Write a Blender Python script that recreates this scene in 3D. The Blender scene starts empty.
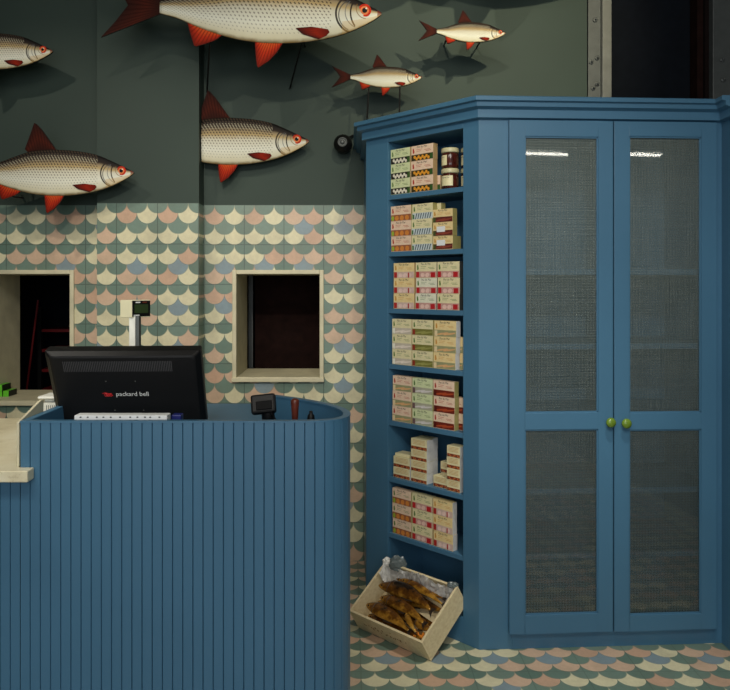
import bpy, bmesh, math, random
from mathutils import Vector, Matrix
R = math.radians
COL = bpy.context.scene.collection
scene = bpy.context.scene
H = 1.38                      # eye height
F = 730.0                     # focal length in pixels (36 mm on a 36 mm sensor, 730 px frame)
# ------------------------------------------------------------------ camera
cd = bpy.data.cameras.new('camera'); cam = bpy.data.objects.new('camera', cd); COL.objects.link(cam)
cam.location = (0, 0, H); cam.rotation_euler = (R(90), 0, 0)
cd.sensor_width = 36; cd.sensor_fit = 'HORIZONTAL'; cd.lens = 36
cd.shift_x = 15/730; cd.shift_y = -58/730
cd.clip_start = 0.05; cd.clip_end = 50
scene.camera = cam
# ------------------------------------------------------------------ world and light
w = bpy.data.worlds.new('world'); scene.world = w; w.use_nodes = True
w.node_tree.nodes['Background'].inputs[0].default_value = (0.8, 0.88, 1.0, 1)
w.node_tree.nodes['Background'].inputs[1].default_value = 0.16
scene.view_settings.view_transform = 'Standard'; scene.view_settings.look = 'None'
scene.view_settings.gamma = 1; scene.view_settings.use_curve_mapping = False
scene.view_settings.exposure = 0.16
def area(name, loc, target, sx, sy, power, col):
    l = bpy.data.lights.new(name, 'AREA'); l.shape = 'RECTANGLE'; l.size = sx; l.size_y = sy
    l.energy = power; l.color = col
    o = bpy.data.objects.new(name, l); COL.objects.link(o); o.location = loc
    o.rotation_euler = (Vector(target)-Vector(loc)).to_track_quat('-Z', 'Y').to_euler(); return o
def spot(name, loc, target, power, size, blend, col, rad=0.02):
    l = bpy.data.lights.new(name, 'SPOT'); l.energy = power; l.color = col
    l.spot_size = R(size); l.spot_blend = blend; l.shadow_soft_size = rad
    o = bpy.data.objects.new(name, l); COL.objects.link(o); o.location = loc
    o.rotation_euler = (Vector(target)-Vector(loc)).to_track_quat('-Z', 'Y').to_euler(); return o
area('front_fill', (-0.2, -1.5, 1.7), (0.2, 3.0, 1.3), 2.8, 1.4, 36, (0.93, 0.97, 1.0))  # added broad fill from behind the camera, its source unseen
area('overhead_fill', (-0.2, 0.1, 3.1), (0.0, 3.4, 1.0), 2.6, 0.7, 34, (1.0, 0.95, 0.84))  # added soft fill from above, no real fitting
SPOTS = [((-1.75, 1.75, 3.2), (-1.45, 3.6, 1.6), 36, 56, (1.0, 0.9, 0.74)),
         ((-0.75, 1.75, 3.2), (-0.75, 3.6, 1.6), 30, 50, (1.0, 0.9, 0.74)),
         ((0.25, 1.75, 3.2), (0.25, 3.6, 2.3), 40, 60, (1.0, 0.9, 0.68)),
         ((1.05, 1.75, 3.2), (0.75, 3.6, 2.75), 95, 52, (1.0, 0.89, 0.6))]
for i, (l, t, p, s, c) in enumerate(SPOTS): spot('spot_or_fill_light', l, t, p, s, 0.7, c)
spot('spot_or_fill_light', (0.1, -0.9, 3.1), (0.75, 2.85, 1.35), 150, 27, 1.0, (1.0, 0.96, 0.88), 0.06)  # added unseen spot, lifts the middle of the cabinet front
spot('spot_or_fill_light', (-0.5, -0.9, 3.1), (-0.75, 3.6, 1.2), 190, 30, 1.0, (1.0, 0.93, 0.8), 0.06)
spot('spot_or_fill_light', (0.75, 1.6, 3.2), (0.75, 2.5, 0.0), 120, 42, 0.9, (1.0, 0.95, 0.84), 0.06)
spot('spot_or_fill_light', (-1.35, 1.5, 3.2), (-1.3, 2.3, 0.9), 85, 44, 0.9, (1.0, 0.95, 0.84), 0.06)  # added unseen spot, brightens the marble slab
spot('spot_or_fill_light', (-0.9, 0.2, 3.2), (-1.0, 2.1, 0.95), 25, 34, 0.8, (1.0, 0.9, 0.74), 0.04)
spot('spot_or_fill_light', (-0.2, 0.2, 3.2), (0.35, 2.95, 1.2), 30, 44, 0.9, (1.0, 0.9, 0.76), 0.05)
# ------------------------------------------------------------------ helpers
def P(px, py, Y): return Vector(((px-350)/F*Y, Y, H+(287-py)/F*Y))
def link(o, parent=None):
    COL.objects.link(o)
    if parent: o.parent = parent
    return o
def obj(name, bm, mats, parent=None, smooth=False, bevel=0, loc=None, recalc=True):
    if recalc: bmesh.ops.recalc_face_normals(bm, faces=bm.faces[:])
    me = bpy.data.meshes.new(name); bm.to_mesh(me); bm.free()
    if not isinstance(mats, (list, tuple)): mats = [mats]
    for m in mats: me.materials.append(m)
    if smooth:
        for p in me.polygons: p.use_smooth = True
    o = bpy.data.objects.new(name, me); link(o, parent)
    if loc is not None: o.location = loc
    if bevel:
        b = o.modifiers.new('bevel', 'BEVEL'); b.width = bevel; b.segments = 2; b.limit_method = 'ANGLE'; b.angle_limit = R(40)
    return o
def tag(o, label, cat, group=None):
    o['label'] = label; o['category'] = cat
    if group: o['group'] = group
    return o
def thing(name, label, cat, loc=(0, 0, 0), rot=(0, 0, 0), group=None):
    o = bpy.data.objects.new(name, None); COL.objects.link(o); o.location = loc; o.rotation_euler = rot
    o.empty_display_size = 0.05
    return tag(o, label, cat, group)
def struct(o): o['kind'] = 'structure'; return o
def box(bm, x0, x1, y0, y1, z0, z1, mi=0, M=None):
    vs = [Vector((x, y, z)) for z in (z0, z1) for y in (y0, y1) for x in (x0, x1)]
    if M: vs = [M @ v for v in vs]
    v = [bm.verts.new(p) for p in vs]
    for f in ((0, 2, 3, 1), (4, 5, 7, 6), (0, 1, 5, 4), (2, 6, 7, 3), (0, 4, 6, 2), (1, 3, 7, 5)):
        fc = bm.faces.new([v[i] for i in f]); fc.material_index = mi
def prism(bm, poly, z0, z1, mi=0):
    a = [bm.verts.new((p[0], p[1], z0)) for p in poly]; b = [bm.verts.new((p[0], p[1], z1)) for p in poly]
    n = len(poly)
    fs = [bm.faces.new(a[::-1]), bm.faces.new(b)]
    for i in range(n): fs.append(bm.faces.new((a[i], a[(i+1) % n], b[(i+1) % n], b[i])))
    for f in fs: f.material_index = mi
def tube(bm, pts, r, n=10, mi=0, caps=True):
    pts = [Vector(p) for p in pts]; rs = r if isinstance(r, (list, tuple)) else [r]*len(pts)
    rings = []; up = None
    for i, p in enumerate(pts):
        d = (pts[min(i+1, len(pts)-1)]-pts[max(i-1, 0)]).normalized()
        a = d.orthogonal().normalized() if up is None else (up-d*up.dot(d)).normalized()
        up = a; b = d.cross(a)
        rings.append([bm.verts.new(p+(a*math.cos(t)+b*math.sin(t))*rs[i]) for t in [2*math.pi*k/n for k in range(n)]])
    for i in range(len(rings)-1):
        for k in range(n):
            f = bm.faces.new((rings[i][k], rings[i][(k+1) % n], rings[i+1][(k+1) % n], rings[i+1][k])); f.material_index = mi
    if caps:
        for rg in (rings[0][::-1], rings[-1]):
            f = bm.faces.new(rg); f.material_index = mi
def lathe(bm, prof, c=(0, 0, 0), n=24, mi=0, axis=None):
    c = Vector(c); q = Vector((0, 0, 1)).rotation_difference(Vector(axis).normalized()) if axis else None
    rings = []
    for r, z in prof:
        ring = []
        for k in range(n):
            v = Vector((r*math.cos(2*math.pi*k/n), r*math.sin(2*math.pi*k/n), z))
            if q: v = q @ v
            ring.append(bm.verts.new(c+v))
        rings.append(ring)
    for i in range(len(rings)-1):
        for k in range(n):
            f = bm.faces.new((rings[i][k], rings[i][(k+1) % n], rings[i+1][(k+1) % n], rings[i+1][k])); f.material_index = mi
    bm.faces.new(rings[0][::-1]).material_index = mi; bm.faces.new(rings[-1]).material_index = mi
def disc(bm, cx, cz, rx, rz, y, mi, n=14, ang=0):
    vs = []
    for k in range(n):
        t = 2*math.pi*k/n; a, b = rx*math.cos(t), rz*math.sin(t)
        vs.append(bm.verts.new((cx+a*math.cos(ang)-b*math.sin(ang), y, cz+a*math.sin(ang)+b*math.cos(ang))))
    bm.faces.new(vs).material_index = mi
def rect(bm, x0, x1, z0, z1, y, mi):
    bm.faces.new([bm.verts.new((a, y, b)) for a, b in ((x0, z0), (x1, z0), (x1, z1), (x0, z1))]).material_index = mi
_txt = {}
def text_mesh(s):
    if s not in _txt:
        c = bpy.data.curves.new('txt', 'FONT'); c.body = s; c.size = 1; c.align_x = 'CENTER'; c.resolution_u = 2
        o = bpy.data.objects.new('txt', c); COL.objects.link(o)
        bpy.context.view_layer.update()
        me = bpy.data.meshes.new_from_object(o); bpy.data.objects.remove(o)
        _txt[s] = ([v.co.copy() for v in me.vertices], [tuple(p.vertices) for p in me.polygons])
    return _txt[s]
def add_text(bm, s, width, hscale, fn, mi):
    vs, fs = text_mesh(s)
    x0 = min(v.x for v in vs); x1 = max(v.x for v in vs); k = width/(x1-x0)
    nv = [bm.verts.new(fn((v.x-(x0+x1)/2)*k, v.y*k*hscale)) for v in vs]
    for f in fs:
        try: bm.faces.new([nv[i] for i in f]).material_index = mi
        except ValueError: pass
# ------------------------------------------------------------------ materials
def lin(c):
    return tuple(((v/255)/12.92 if v/255 <= .04045 else ((v/255+.055)/1.055)**2.4) for v in c)+(1,)
class NT:
    def __init__(s, name):
        s.m = bpy.data.materials.new(name); s.m.use_nodes = True; s.t = s.m.node_tree; s.N = s.t.nodes
        s.b = s.N['Principled BSDF']; s.out = s.N['Material Output']
    def new(s, t, **k):
        n = s.N.new(t)
        for a, v in k.items(): setattr(n, a, v)
        return n
    def set(s, inp, v):
        if isinstance(v, bpy.types.NodeSocket): s.t.links.new(v, inp)
        else: inp.default_value = v
    def m_(s, op, a, b=0.0, c=None):
        n = s.new('ShaderNodeMath', operation=op); s.set(n.inputs[0], a); s.set(n.inputs[1], b)
        if c is not None: s.set(n.inputs[2], c)
        return n.outputs[0]
    def mix(s, f, a, b, mode='MIX'):
        n = s.new('ShaderNodeMix', data_type='RGBA', blend_type=mode); s.set(n.inputs[0], f); s.set(n.inputs[6], a); s.set(n.inputs[7], b)
        return n.outputs[2]
    def noise(s, vec, scale, detail=3, rough=.5, out=0):
        n = s.new('ShaderNodeTexNoise'); n.inputs['Scale'].default_value = scale; n.inputs['Detail'].default_value = detail
        n.inputs['Roughness'].default_value = rough
        if vec is not None: s.t.links.new(vec, n.inputs['Vector'])
        return n.outputs[out]
    def ramp(s, f, stops, interp='LINEAR'):
        n = s.new('ShaderNodeValToRGB'); s.set(n.inputs[0], f); cr = n.color_ramp; cr.interpolation = interp
        while len(cr.elements) < len(stops): cr.elements.new(0.5)
        for e, (p, c) in zip(cr.elements, stops): e.position = p; e.color = c
        return n.outputs[0]
    def oc(s): return s.new('ShaderNodeTexCoord').outputs['Object']
    def bump(s, h, strength=.2, dist=.002):
        n = s.new('ShaderNodeBump'); n.inputs['Strength'].default_value = strength; n.inputs['Distance'].default_value = dist
        s.t.links.new(h, n.inputs['Height']); s.t.links.new(n.outputs[0], s.b.inputs['Normal'])
def mat(name, c, rough=.5, metal=0, var=.12, scale=20, bump=0, spec=.5, emit=0):
    t = NT(name); c = lin(c); oc = t.oc()
    d = tuple(v*(1-var) for v in c[:3])+(1,); e = tuple(min(1, v*(1+var)) for v in c[:3])+(1,)
    nz = t.noise(oc, scale)
    t.set(t.b.inputs['Base Color'], t.ramp(nz, [(.3, d), (.7, e)]))
    t.b.inputs['Roughness'].default_value = rough; t.b.inputs['Metallic'].default_value = metal
    t.b.inputs['Specular IOR Level'].default_value = spec
    if bump: t.bump(t.noise(oc, scale*4), bump)
    if emit:
        t.b.inputs['Emission Color'].default_value = c; t.b.inputs['Emission Strength'].default_value = emit
    return t.m
def tile_mat(name, vert, u0, v0, dull=1.0):
    t = NT(name); oc = t.oc(); sp = t.new('ShaderNodeSeparateXYZ'); t.t.links.new(oc, sp.inputs[0])
    u = sp.outputs[0]; v = sp.outputs[2 if vert else 1]
    x = t.m_('DIVIDE', t.m_('SUBTRACT', u, u0), .1); y = t.m_('DIVIDE', t.m_('SUBTRACT', v0, v), .05)
    f = t.m_('FLOOR', y); fr = t.m_('SUBTRACT', y, f)
    def near(row):
        off = t.m_('MULTIPLY', t.m_('FLOORED_MODULO', row, 2.0), .5)
        return t.m_('ADD', t.m_('FLOOR', t.m_('ADD', t.m_('SUBTRACT', x, off), .5)), off)
    xc = near(f); dx = t.m_('MULTIPLY', t.m_('SUBTRACT', x, xc), 2.0)
    d = t.m_('SQRT', t.m_('ADD', t.m_('MULTIPLY', dx, dx), t.m_('MULTIPLY', fr, fr)))
    ins = t.m_('LESS_THAN', d, .985)
    row = t.m_('ADD', f, t.m_('SUBTRACT', 1.0, ins)); xr = near(row)
    cb = t.new('ShaderNodeCombineXYZ'); t.set(cb.inputs[0], t.m_('ADD', t.m_('MULTIPLY', xr, 3.17), 0.31)); t.set(cb.inputs[1], t.m_('ADD', t.m_('MULTIPLY', row, 1.93), 0.17))
    wn = t.new('ShaderNodeTexWhiteNoise', noise_dimensions='2D'); t.t.links.new(cb.outputs[0], wn.inputs['Vector'])
    rnd = wn.outputs['Value']
    light = t.m_('FLOORED_MODULO', row, 2.0)
    big = t.noise(oc, 9.0, 3); fine = t.noise(oc, 60.0, 4, .7)
    K = lambda c: tuple(a*dull for a in lin(c)[:3])+(1,)
    lightc = t.mix(t.m_('LESS_THAN', rnd, .56), K((226, 219, 184)), K((214, 184, 158)))
    lightc = t.mix(t.m_('MULTIPLY', t.m_('GREATER_THAN', rnd, .4), t.m_('LESS_THAN', rnd, .56)), lightc, K((208, 172, 146)))
    darkc = t.mix(rnd, K((98, 124, 112)), K((118, 142, 130)))
    isb = t.m_('MULTIPLY', t.m_('COMPARE', t.m_('FLOORED_MODULO', row, 4.0), 2.0, .1), t.m_('COMPARE', t.m_('FLOORED_MODULO', xr, 2.0), 1.0, .1))
    isb = t.m_('MULTIPLY', isb, t.m_('LESS_THAN', rnd, .5))
    darkc = t.mix(isb, darkc, K((134, 154, 164)))
    c = t.mix(light, darkc, lightc)
    # thin cement line that edges each scale
    edge = t.m_('MULTIPLY', t.m_('GREATER_THAN', d, .985), t.m_('LESS_THAN', d, 1.035))
    c = t.mix(t.m_('MULTIPLY', edge, .55), c, K((96, 118, 106)))
    # wear and dirt
    c = t.mix(t.m_('MULTIPLY', t.ramp(big, [(.45, (0, 0, 0, 1)), (.8, (1, 1, 1, 1))]), .3), c, K((120, 112, 92)))
    c = t.mix(.25, c, t.ramp(fine, [(.3, K((175, 172, 164))), (.75, K((250, 248, 244)))]), 'MULTIPLY')
    # tile joints
    tx = t.m_('ABSOLUTE', t.m_('SUBTRACT', t.m_('FLOORED_MODULO', t.m_('ADD', x, 1.0), 2.0), 1.0))
    ty = t.m_('ABSOLUTE', t.m_('SUBTRACT', t.m_('FLOORED_MODULO', t.m_('ADD', y, 2.0), 4.0), 2.0))
    j = t.m_('MAXIMUM', t.m_('LESS_THAN', tx, .02), t.m_('LESS_THAN', ty, .04))
    c = t.mix(t.m_('MULTIPLY', j, .65 if vert else .3), c, K((58, 68, 60)))
    t.set(t.b.inputs['Base Color'], c); t.b.inputs['Roughness'].default_value = .42
    t.bump(t.m_('ADD', t.m_('MULTIPLY', j, -1.0), t.m_('MULTIPLY', big, .8)), .25, .002)
    return t.m
M = {}
YW = 3.68
M['tile_wall'] = tile_mat('wall_tiles', True, (244.3-350)/F*YW, H+82/F*YW)
YP = 3.56
M['tile_pil'] = tile_mat('pilaster_tiles', True, (157.5-350)/F*YP, H+84/F*YP)
M['tile_floor'] = tile_mat('floor_tiles', False, 1.239, 2.62)
def paint(name, c, rough=.5, var=.06, bump=.08):
    t = NT(name); oc = t.oc(); a = lin(c)
    n = t.noise(oc, 2.2, 4); f = t.noise(oc, 160, 3)
    t.set(t.b.inputs['Base Color'], t.ramp(n, [(.3, tuple(v*(1-var) for v in a[:3])+(1,)), (.7, tuple(v*(1+var) for v in a[:3])+(1,))]))
    t.b.inputs['Roughness'].default_value = rough; t.bump(f, bump, .0008); return t.m
M['green'] = paint('dark_green_paint', (46, 62, 55), .7, .08)
M['ceil'] = paint('ceiling_paint', (90, 96, 90), .8)
M['blue'] = paint('blue_paint', (66, 109, 138), .42, .05)
M['blue_in'] = paint('blue_paint_inside', (66, 109, 138), .5, .05)
M['marble'] = None
t = NT('cream_marble'); oc = t.oc(); n = t.noise(oc, 7, 8, .65); n2 = t.noise(oc, 40, 5, .7)
c = t.ramp(n, [(.3, lin((196, 182, 146))), (.5, lin((222, 212, 180))), (.7, lin((232, 226, 200)))])
c = t.mix(t.m_('MULTIPLY', t.m_('GREATER_THAN', n2, .62), .35), c, lin((176, 160, 124)))
t.set(t.b.inputs['Base Color'], c); t.b.inputs['Roughness'].default_value = .3; M['marble'] = t.m
M['frame'] = mat('cream_stone', (205, 198, 168), .5, var=.1, scale=14)
M['dark'] = mat('dark_room', (24, 17, 16), .9, spec=.1)
M['darkblue'] = mat('dark_blue_room', (17, 21, 28), .8, spec=.1)
M['brown'] = mat('dark_brown_door', (32, 17, 14), .8, var=.3, spec=.1)
M['redpole'] = mat('red_lacquer', (110, 16, 20), .4)
M['steel'] = mat('grey_steel', (84, 88, 88), .45, .3)
M['steel_l'] = mat('pale_steel', (118, 120, 116), .4, .3)
M['black'] = mat('black_plastic', (7, 7, 8), .5, spec=.3, var=.1, bump=.15, scale=120)
M['blackm'] = mat('black_metal', (22, 22, 22), .4, .4)
M['vent'] = mat('matt_black', (5, 5, 6), .7, spec=.2); M['ridge'] = mat('vent_ridge', (62, 62, 64), .6)  # first one: plain near-black of the monitor screen and terminal window
M['red'] = mat('logo_red', (196, 30, 34), .5)
M['whitep'] = mat('white_print', (214, 216, 214), .5)
M['paper'] = mat('white_paper', (226, 228, 228), .7, var=.04)
M['ink'] = mat('dark_ink', (40, 40, 44), .7)
M['cream_pl'] = mat('cream_plastic', (214, 210, 178), .4, var=.04)
M['white_pl'] = mat('white_plastic', (232, 232, 222), .35, var=.03)
M['lcd'] = mat('dark_green_display', (44, 60, 32), .3)
M['alu'] = mat('aluminium', (225, 225, 215), .35, .2)
M['knob'] = mat('green_glazed_knob', (104, 132, 44), .22, var=.15, scale=60)
M['bluebit'] = mat('blue_plastic', (24, 34, 110), .4)
M['pole_w'] = mat('red_brown_wood', (98, 42, 27), .35, var=.25, scale=30)
M['strip'] = mat('lamp_tube', (255, 252, 240), .4, emit=14)
M['lampbody'] = mat('lamp_housing', (200, 200, 196), .4)
def wood(name, a, b, axis):
    t = NT(name); oc = t.oc(); mp = t.new('ShaderNodeMapping'); mp.inputs['Scale'].default_value = axis
    t.t.links.new(oc, mp.inputs[0]); n = t.noise(mp.outputs[0], 6, 6, .6)
    t.set(t.b.inputs['Base Color'], t.ramp(n, [(.3, lin(a)), (.65, lin(b))])); t.b.inputs['Roughness'].default_value = .6
    return t.m
M['crate'] = wood('pale_poplar_wood', (208, 188, 146), (226, 210, 170), (2, 14, 14))
# woven wire screen in the doors
t = NT('woven_screen'); oc = t.oc(); sp = t.new('ShaderNodeSeparateXYZ'); t.t.links.new(oc, sp.inputs[0])
mpn = t.new('ShaderNodeMapping'); mpn.inputs['Scale'].default_value = (220, 220, 6); t.t.links.new(oc, mpn.inputs[0]); nv = t.noise(mpn.outputs[0], 1, 2)
mph = t.new('ShaderNodeMapping'); mph.inputs['Scale'].default_value = (6, 6, 260); t.t.links.new(oc, mph.inputs[0]); nh = t.noise(mph.outputs[0], 1, 2)
th = t.m_('ADD', nv, nh)
wx = t.m_('SINE', t.m_('MULTIPLY', sp.outputs[0], 2*math.pi/.0112)); wz = t.m_('SINE', t.m_('MULTIPLY', sp.outputs[2], 2*math.pi/.0100))
cov = t.m_('ADD', t.m_('MULTIPLY', t.m_('ADD', wx, wz), .06), t.m_('ADD', t.m_('MULTIPLY', th, .08), .18))
t.set(t.b.inputs['Base Color'], t.ramp(t.m_('MULTIPLY', th, .5), [(.35, lin((128, 142, 136))), (.65, lin((158, 170, 162)))]))
t.b.inputs['Roughness'].default_value = .55; t.b.inputs['Metallic'].default_value = .2
t.set(t.b.inputs['Alpha'], cov); M['screen'] = t.m
t = NT('clear_glass'); g = t.new('ShaderNodeBsdfGlossy'); g.inputs['Roughness'].default_value = .03
tr = t.new('ShaderNodeBsdfTransparent'); fz = t.new('ShaderNodeFresnel'); fz.inputs['IOR'].default_value = 1.5
ms = t.new('ShaderNodeMixShader'); t.t.links.new(fz.outputs[0], ms.inputs[0]); t.t.links.new(tr.outputs[0], ms.inputs[1]); t.t.links.new(g.outputs[0], ms.inputs[2])
t.t.links.new(ms.outputs[0], t.out.inputs[0]); M['glass'] = t.m
# ------------------------------------------------------------------ room shell
ZT = H+82/F*YW                # top of the tiling
ZTP = H+84/F*YP
CEIL = 3.3; XL = -2.35; XR = 2.25; YF = -1.6
bm = bmesh.new(); box(bm, XL, XR, YF, 5.6, -.1, 0); struct(obj('floor', bm, M['tile_floor']))
bm = bmesh.new(); box(bm, XL, XR, YF, 5.6, CEIL, CEIL+.1); struct(obj('ceiling', bm, M['ceil']))
bm = bmesh.new(); box(bm, XL-.1, XL, YF, 5.6, 0, CEIL); struct(obj('wall_left', bm, M['green']))
bm = bmesh.new(); box(bm, XR, XR+.1, YF, 5.6, 0, CEIL); struct(obj('wall_right', bm, M['green']))
# back wall with two serving hatches and a tall dark opening top right
def q(px): return (px-350)/F*YW
def zq(py): return H+(287-py)/F*YW
THK = .37
holes = [(q(-16), q(72), zq(403), zq(271.5)), (q(234.5), q(321.5), zq(379), zq(272)), (q(587), XR-.02, 1.9, 3.2)]
xs = sorted({XL, XR} | {a for h in holes for a in h[:2]}); zs = sorted({0, CEIL, ZT} | {a for h in holes for a in h[2:]})
bm = bmesh.new()
for i in range(len(xs)-1):
    for k in range(len(zs)-1):
        cx = (xs[i]+xs[i+1])/2; cz = (zs[k]+zs[k+1])/2
        if any(h[0] < cx < h[1] and h[2] < cz < h[3] for h in holes): continue
        box(bm, xs[i], xs[i+1], YW, YW+THK, zs[k], zs[k+1], 0 if cz < ZT else 1)
struct(obj('wall_back', bm, [M['tile_wall'], M['green']]))
bm = bmesh.new(); x0 = (97-350)/F*YP; x1 = (199-350)/F*YP
box(bm, x0, x1, YP, YW-.0005, 0, ZTP, 0); box(bm, x0, x1, YP, YW-.0005, ZTP, CEIL, 1)
struct(obj('wall_pilaster', bm, [M['tile_pil'], M['green']]))
# hatch linings
def hatch(name, px0, px1, py0, py1, cw):
    X0, X1, Z0, Z1 = q(px0), q(px1), zq(py1), zq(py0); c = cw
    bm = bmesh.new(); yf = YW-.012; yb = YW+THK+.01
    for a in ((X0, X0+c, Z0, Z1), (X1-c, X1, Z0, Z1), (X0+c, X1-c, Z0, Z0+c), (X0+c, X1-c, Z1-c, Z1)):
        box(bm, a[0], a[1], yf, yb, a[2], a[3])
    box(bm, X0-.002, X1+.002, yf-.012, yf+.02, Z0-.003, Z0+c-.004)
    o = obj(name, bm, M['frame'], bevel=.003); struct(o)
hatch('window_1', 232.5, 323.8, 270, 381, .021)
hatch('window_2', -18, 74.5, 270, 404.5, .021)
# dark back room behind the hatches
bm = bmesh.new(); box(bm, XL, -.9, 5.0, 5.05, 0, CEIL); struct(obj('wall_kitchen_left', bm, M['darkblue']))
bm = bmesh.new(); box(bm, -.9, XR, 5.0, 5.05, 0, CEIL); struct(obj('wall_kitchen_right', bm, M['dark']))
bm = bmesh.new(); box(bm, -.93, -.87, YW+THK, 5.0, 0, 2.6); struct(obj('wall_kitchen_middle', bm, M['dark']))
bm = bmesh.new(); pa = P(249, 287, 4.3)
box(bm, pa.x, pa.x+.025, 4.28, 4.32, 0, 2.4); box(bm, pa.x+.035, .3, 4.3, 4.33, 0, 2.4, 1)
struct(obj('door_1', bm, [M['steel'], M['brown']]))
bm = bmesh.new(); tube(bm, [P(26, 395, 4.4), P(38, 300, 4.4)], .006); tube(bm, [Vector((P(27, 404, 4.4).x, 4.4, 0)), P(26, 395, 4.4)], .006)
tag(obj('red_pole', bm, M['redpole']), 'thin dark red leaning pole seen through the left hatch', 'pole')
t0 = thing('shelving_rack', 'dark red shelving rack in the dark room behind the left hatch', 'rack', (P(58, 0, 4.6).x, 4.6, 0))
X0, X1 = P(40, 0, 4.6).x-t0.location.x, P(74, 0, 4.6).x-t0.location.x
for zz in (P(0, 392, 4.6).z, P(0, 372, 4.6).z, P(0, 352, 4.6).z, P(0, 332, 4.6).z):
    bm = bmesh.new(); box(bm, X0, X1, 0, .3, zz, zz+.018); obj('shelf', bm, M['redpole'], t0)
for xx in (X0, X1):
    bm = bmesh.new(); box(bm, xx-.012, xx+.012, -.01, .012, 0, 1.25); obj('post', bm, M['blackm'], t0)
# tall opening top right with steel posts
def post(px0, px1, name, mm, y0, y1, bolts=()):
    bm = bmesh.new(); box(bm, q(px0), q(px1), y0, y1, 1.9, 3.2)
    for (bx, by) in bolts: lathe(bm, [(.012, 0), (.012, .008), (.005, .009), (.005, .02)], P(bx, by, y0), 10, axis=(0, -1, 0))
    return struct(obj(name, bm, mm, bevel=.002))
post(589.5, 602, 'trim_1', M['steel'], YW+.02, YW+.08, [(591, 62), (597, 58), (593, 88), (597, 84), (595, 20)])
post(602, 611, 'trim_2', M['steel_l'], YW-.01, YW+.1)
post(611, 703, 'window_3', M['darkblue'], YW+.14, YW+.16)
post(703, 709, 'trim_3', M['brown'], YW+.06, YW+.14)
post(709, 713, 'trim_4', M['dark'], YW+.04, YW+.14)
post(713, 740, 'trim_5', M['steel'], YW-.0, YW+.1, [(722, 60), (723, 80)])
# ------------------------------------------------------------------ blue corner cabinet
S2 = math.sqrt(.5)
CY = H*F/363; CX = (479-350)/F*CY; C0 = Vector((CX, CY, 0))
e = Vector((-S2, S2, 0)); nn = Vector((S2, S2, 0))
def s_px(x):
    k = (x-350)/F; return (CX-k*CY)/(1+k)/S2
def D(s, n, z): return C0+e*s+nn*n+Vector((0, 0, z))
TA = R(3.2); fa = Vector((math.cos(TA), math.sin(TA), 0)); fn_ = Vector((-math.sin(TA), math.cos(TA), 0))
def a_px(x, n=0):
    k = (x-350)/F; o = C0+fn_*n
    return (k*o.y-o.x)/(fa.x-k*fa.y)
def G(a, n, z): return C0+fa*a+fn_*n+Vector((0, 0, z))
def dbox(bm, s0, s1, n0, n1, z0, z1, mi=0):
    prism(bm, [D(s0, n0, 0), D(s1, n0, 0), D(s1, n1, 0), D(s0, n1, 0)], z0, z1, mi)
def gbox(bm, a0, a1, n0, n1, z0, z1, mi=0):
    prism(bm, [G(a0, n0, 0), G(a1, n0, 0), G(a1, n1, 0), G(a0, n1, 0)], z0, z1, mi)
ZTOP = 2.095
SL = s_px(366); So0 = s_px(463); So1 = s_px(388)
cab = thing('corner_cabinet', 'tall blue fitted corner cabinet with open angled shelves and two screened doors', 'cabinet', (0, 0, 0))
DEP = .23
OT = 1.995; OB = .10
L0 = D(SL, 0, 0); aR = a_px(722)
Rp = G(aR, 0, 0)
bm = bmesh.new()      # angled face frame
dbox(bm, So1, SL, 0, .025, 0, OT+.06); dbox(bm, 0, So0, 0, .025, 0, OT+.06)
dbox(bm, So0, So1, 0, .025, OT, OT+.06); dbox(bm, So0, So1, 0, .025, 0, OB)
obj('angled_face_frame', bm, M['blue'], cab, bevel=.0015)
bm = bmesh.new()      # carcass of the angled unit
dbox(bm, So1, So1+.02, .025, DEP+.02, 0, 2.05); dbox(bm, So0-.02, So0, .025, DEP+.02, 0, 2.05)
dbox(bm, So0, So1, DEP, DEP+.02, 0, 2.05); dbox(bm, So0, So1, .025, DEP, OT, OT+.02); dbox(bm, So0, So1, .025, DEP, 0, OB)
obj('angled_carcass', bm, M['blue_in'], cab)
bm = bmesh.new()      # left flank back to the wall
prism(bm, [L0+Vector((.004, 0, 0)), L0+Vector((.03, .03, 0)), Vector((L0.x+.03, YW-.001, 0)), Vector((L0.x+.002, YW-.001, 0))], 0, 2.05)
obj('side_panel', bm, M['blue'], cab)
ZS = []               # tops of the seven open shelves
for py in (186.3, 248.5, 310.7, 371.5, 433.5, 495.5, 556.5):
    Yr = D(So0, 0, 0).y; ZS.append(H+(287-py)/F*Yr)
for z in ZS:
    bm = bmesh.new(); dbox(bm, So0+.0005, So1-.0005, .004, DEP-.0005, z-.02, z); obj('open_shelf', bm, M['blue_in'], cab, bevel=.0015)
# straight unit with doors
aD0 = a_px(509); aD1 = a_px(717); aM = a_px(613.7)
DB = H-346/F*2.772; DT = 2.012
bm = bmesh.new()
gbox(bm, 0, aD0+.012, 0, .025, 0, 2.05); gbox(bm, aD1-.012, aR, 0, .025, 0, 2.05)
gbox(bm, aD0+.012, aD1-.012, 0, .025, DT-.02, 2.05); gbox(bm, aD0+.012, aD1-.012, 0, .025, 0, DB+.02)
obj('door_face_frame', bm, M['blue'], cab, bevel=.0015)
bm = bmesh.new()
gbox(bm, aD0-.012, aD0+.008, .025, .42, 0, 2.05); gbox(bm, aR-.02, aR, .025, .42, 0, 2.05)
gbox(bm, aD0, aR-.02, .42, .44, 0, 2.05); gbox(bm, aD0+.008, aR-.02, .025, .42, 2.0, 2.02); gbox(bm, aD0+.008, aR-.02, .025, .42, .03, .05)
obj('door_carcass', bm, M['blue_in'], cab)
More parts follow.
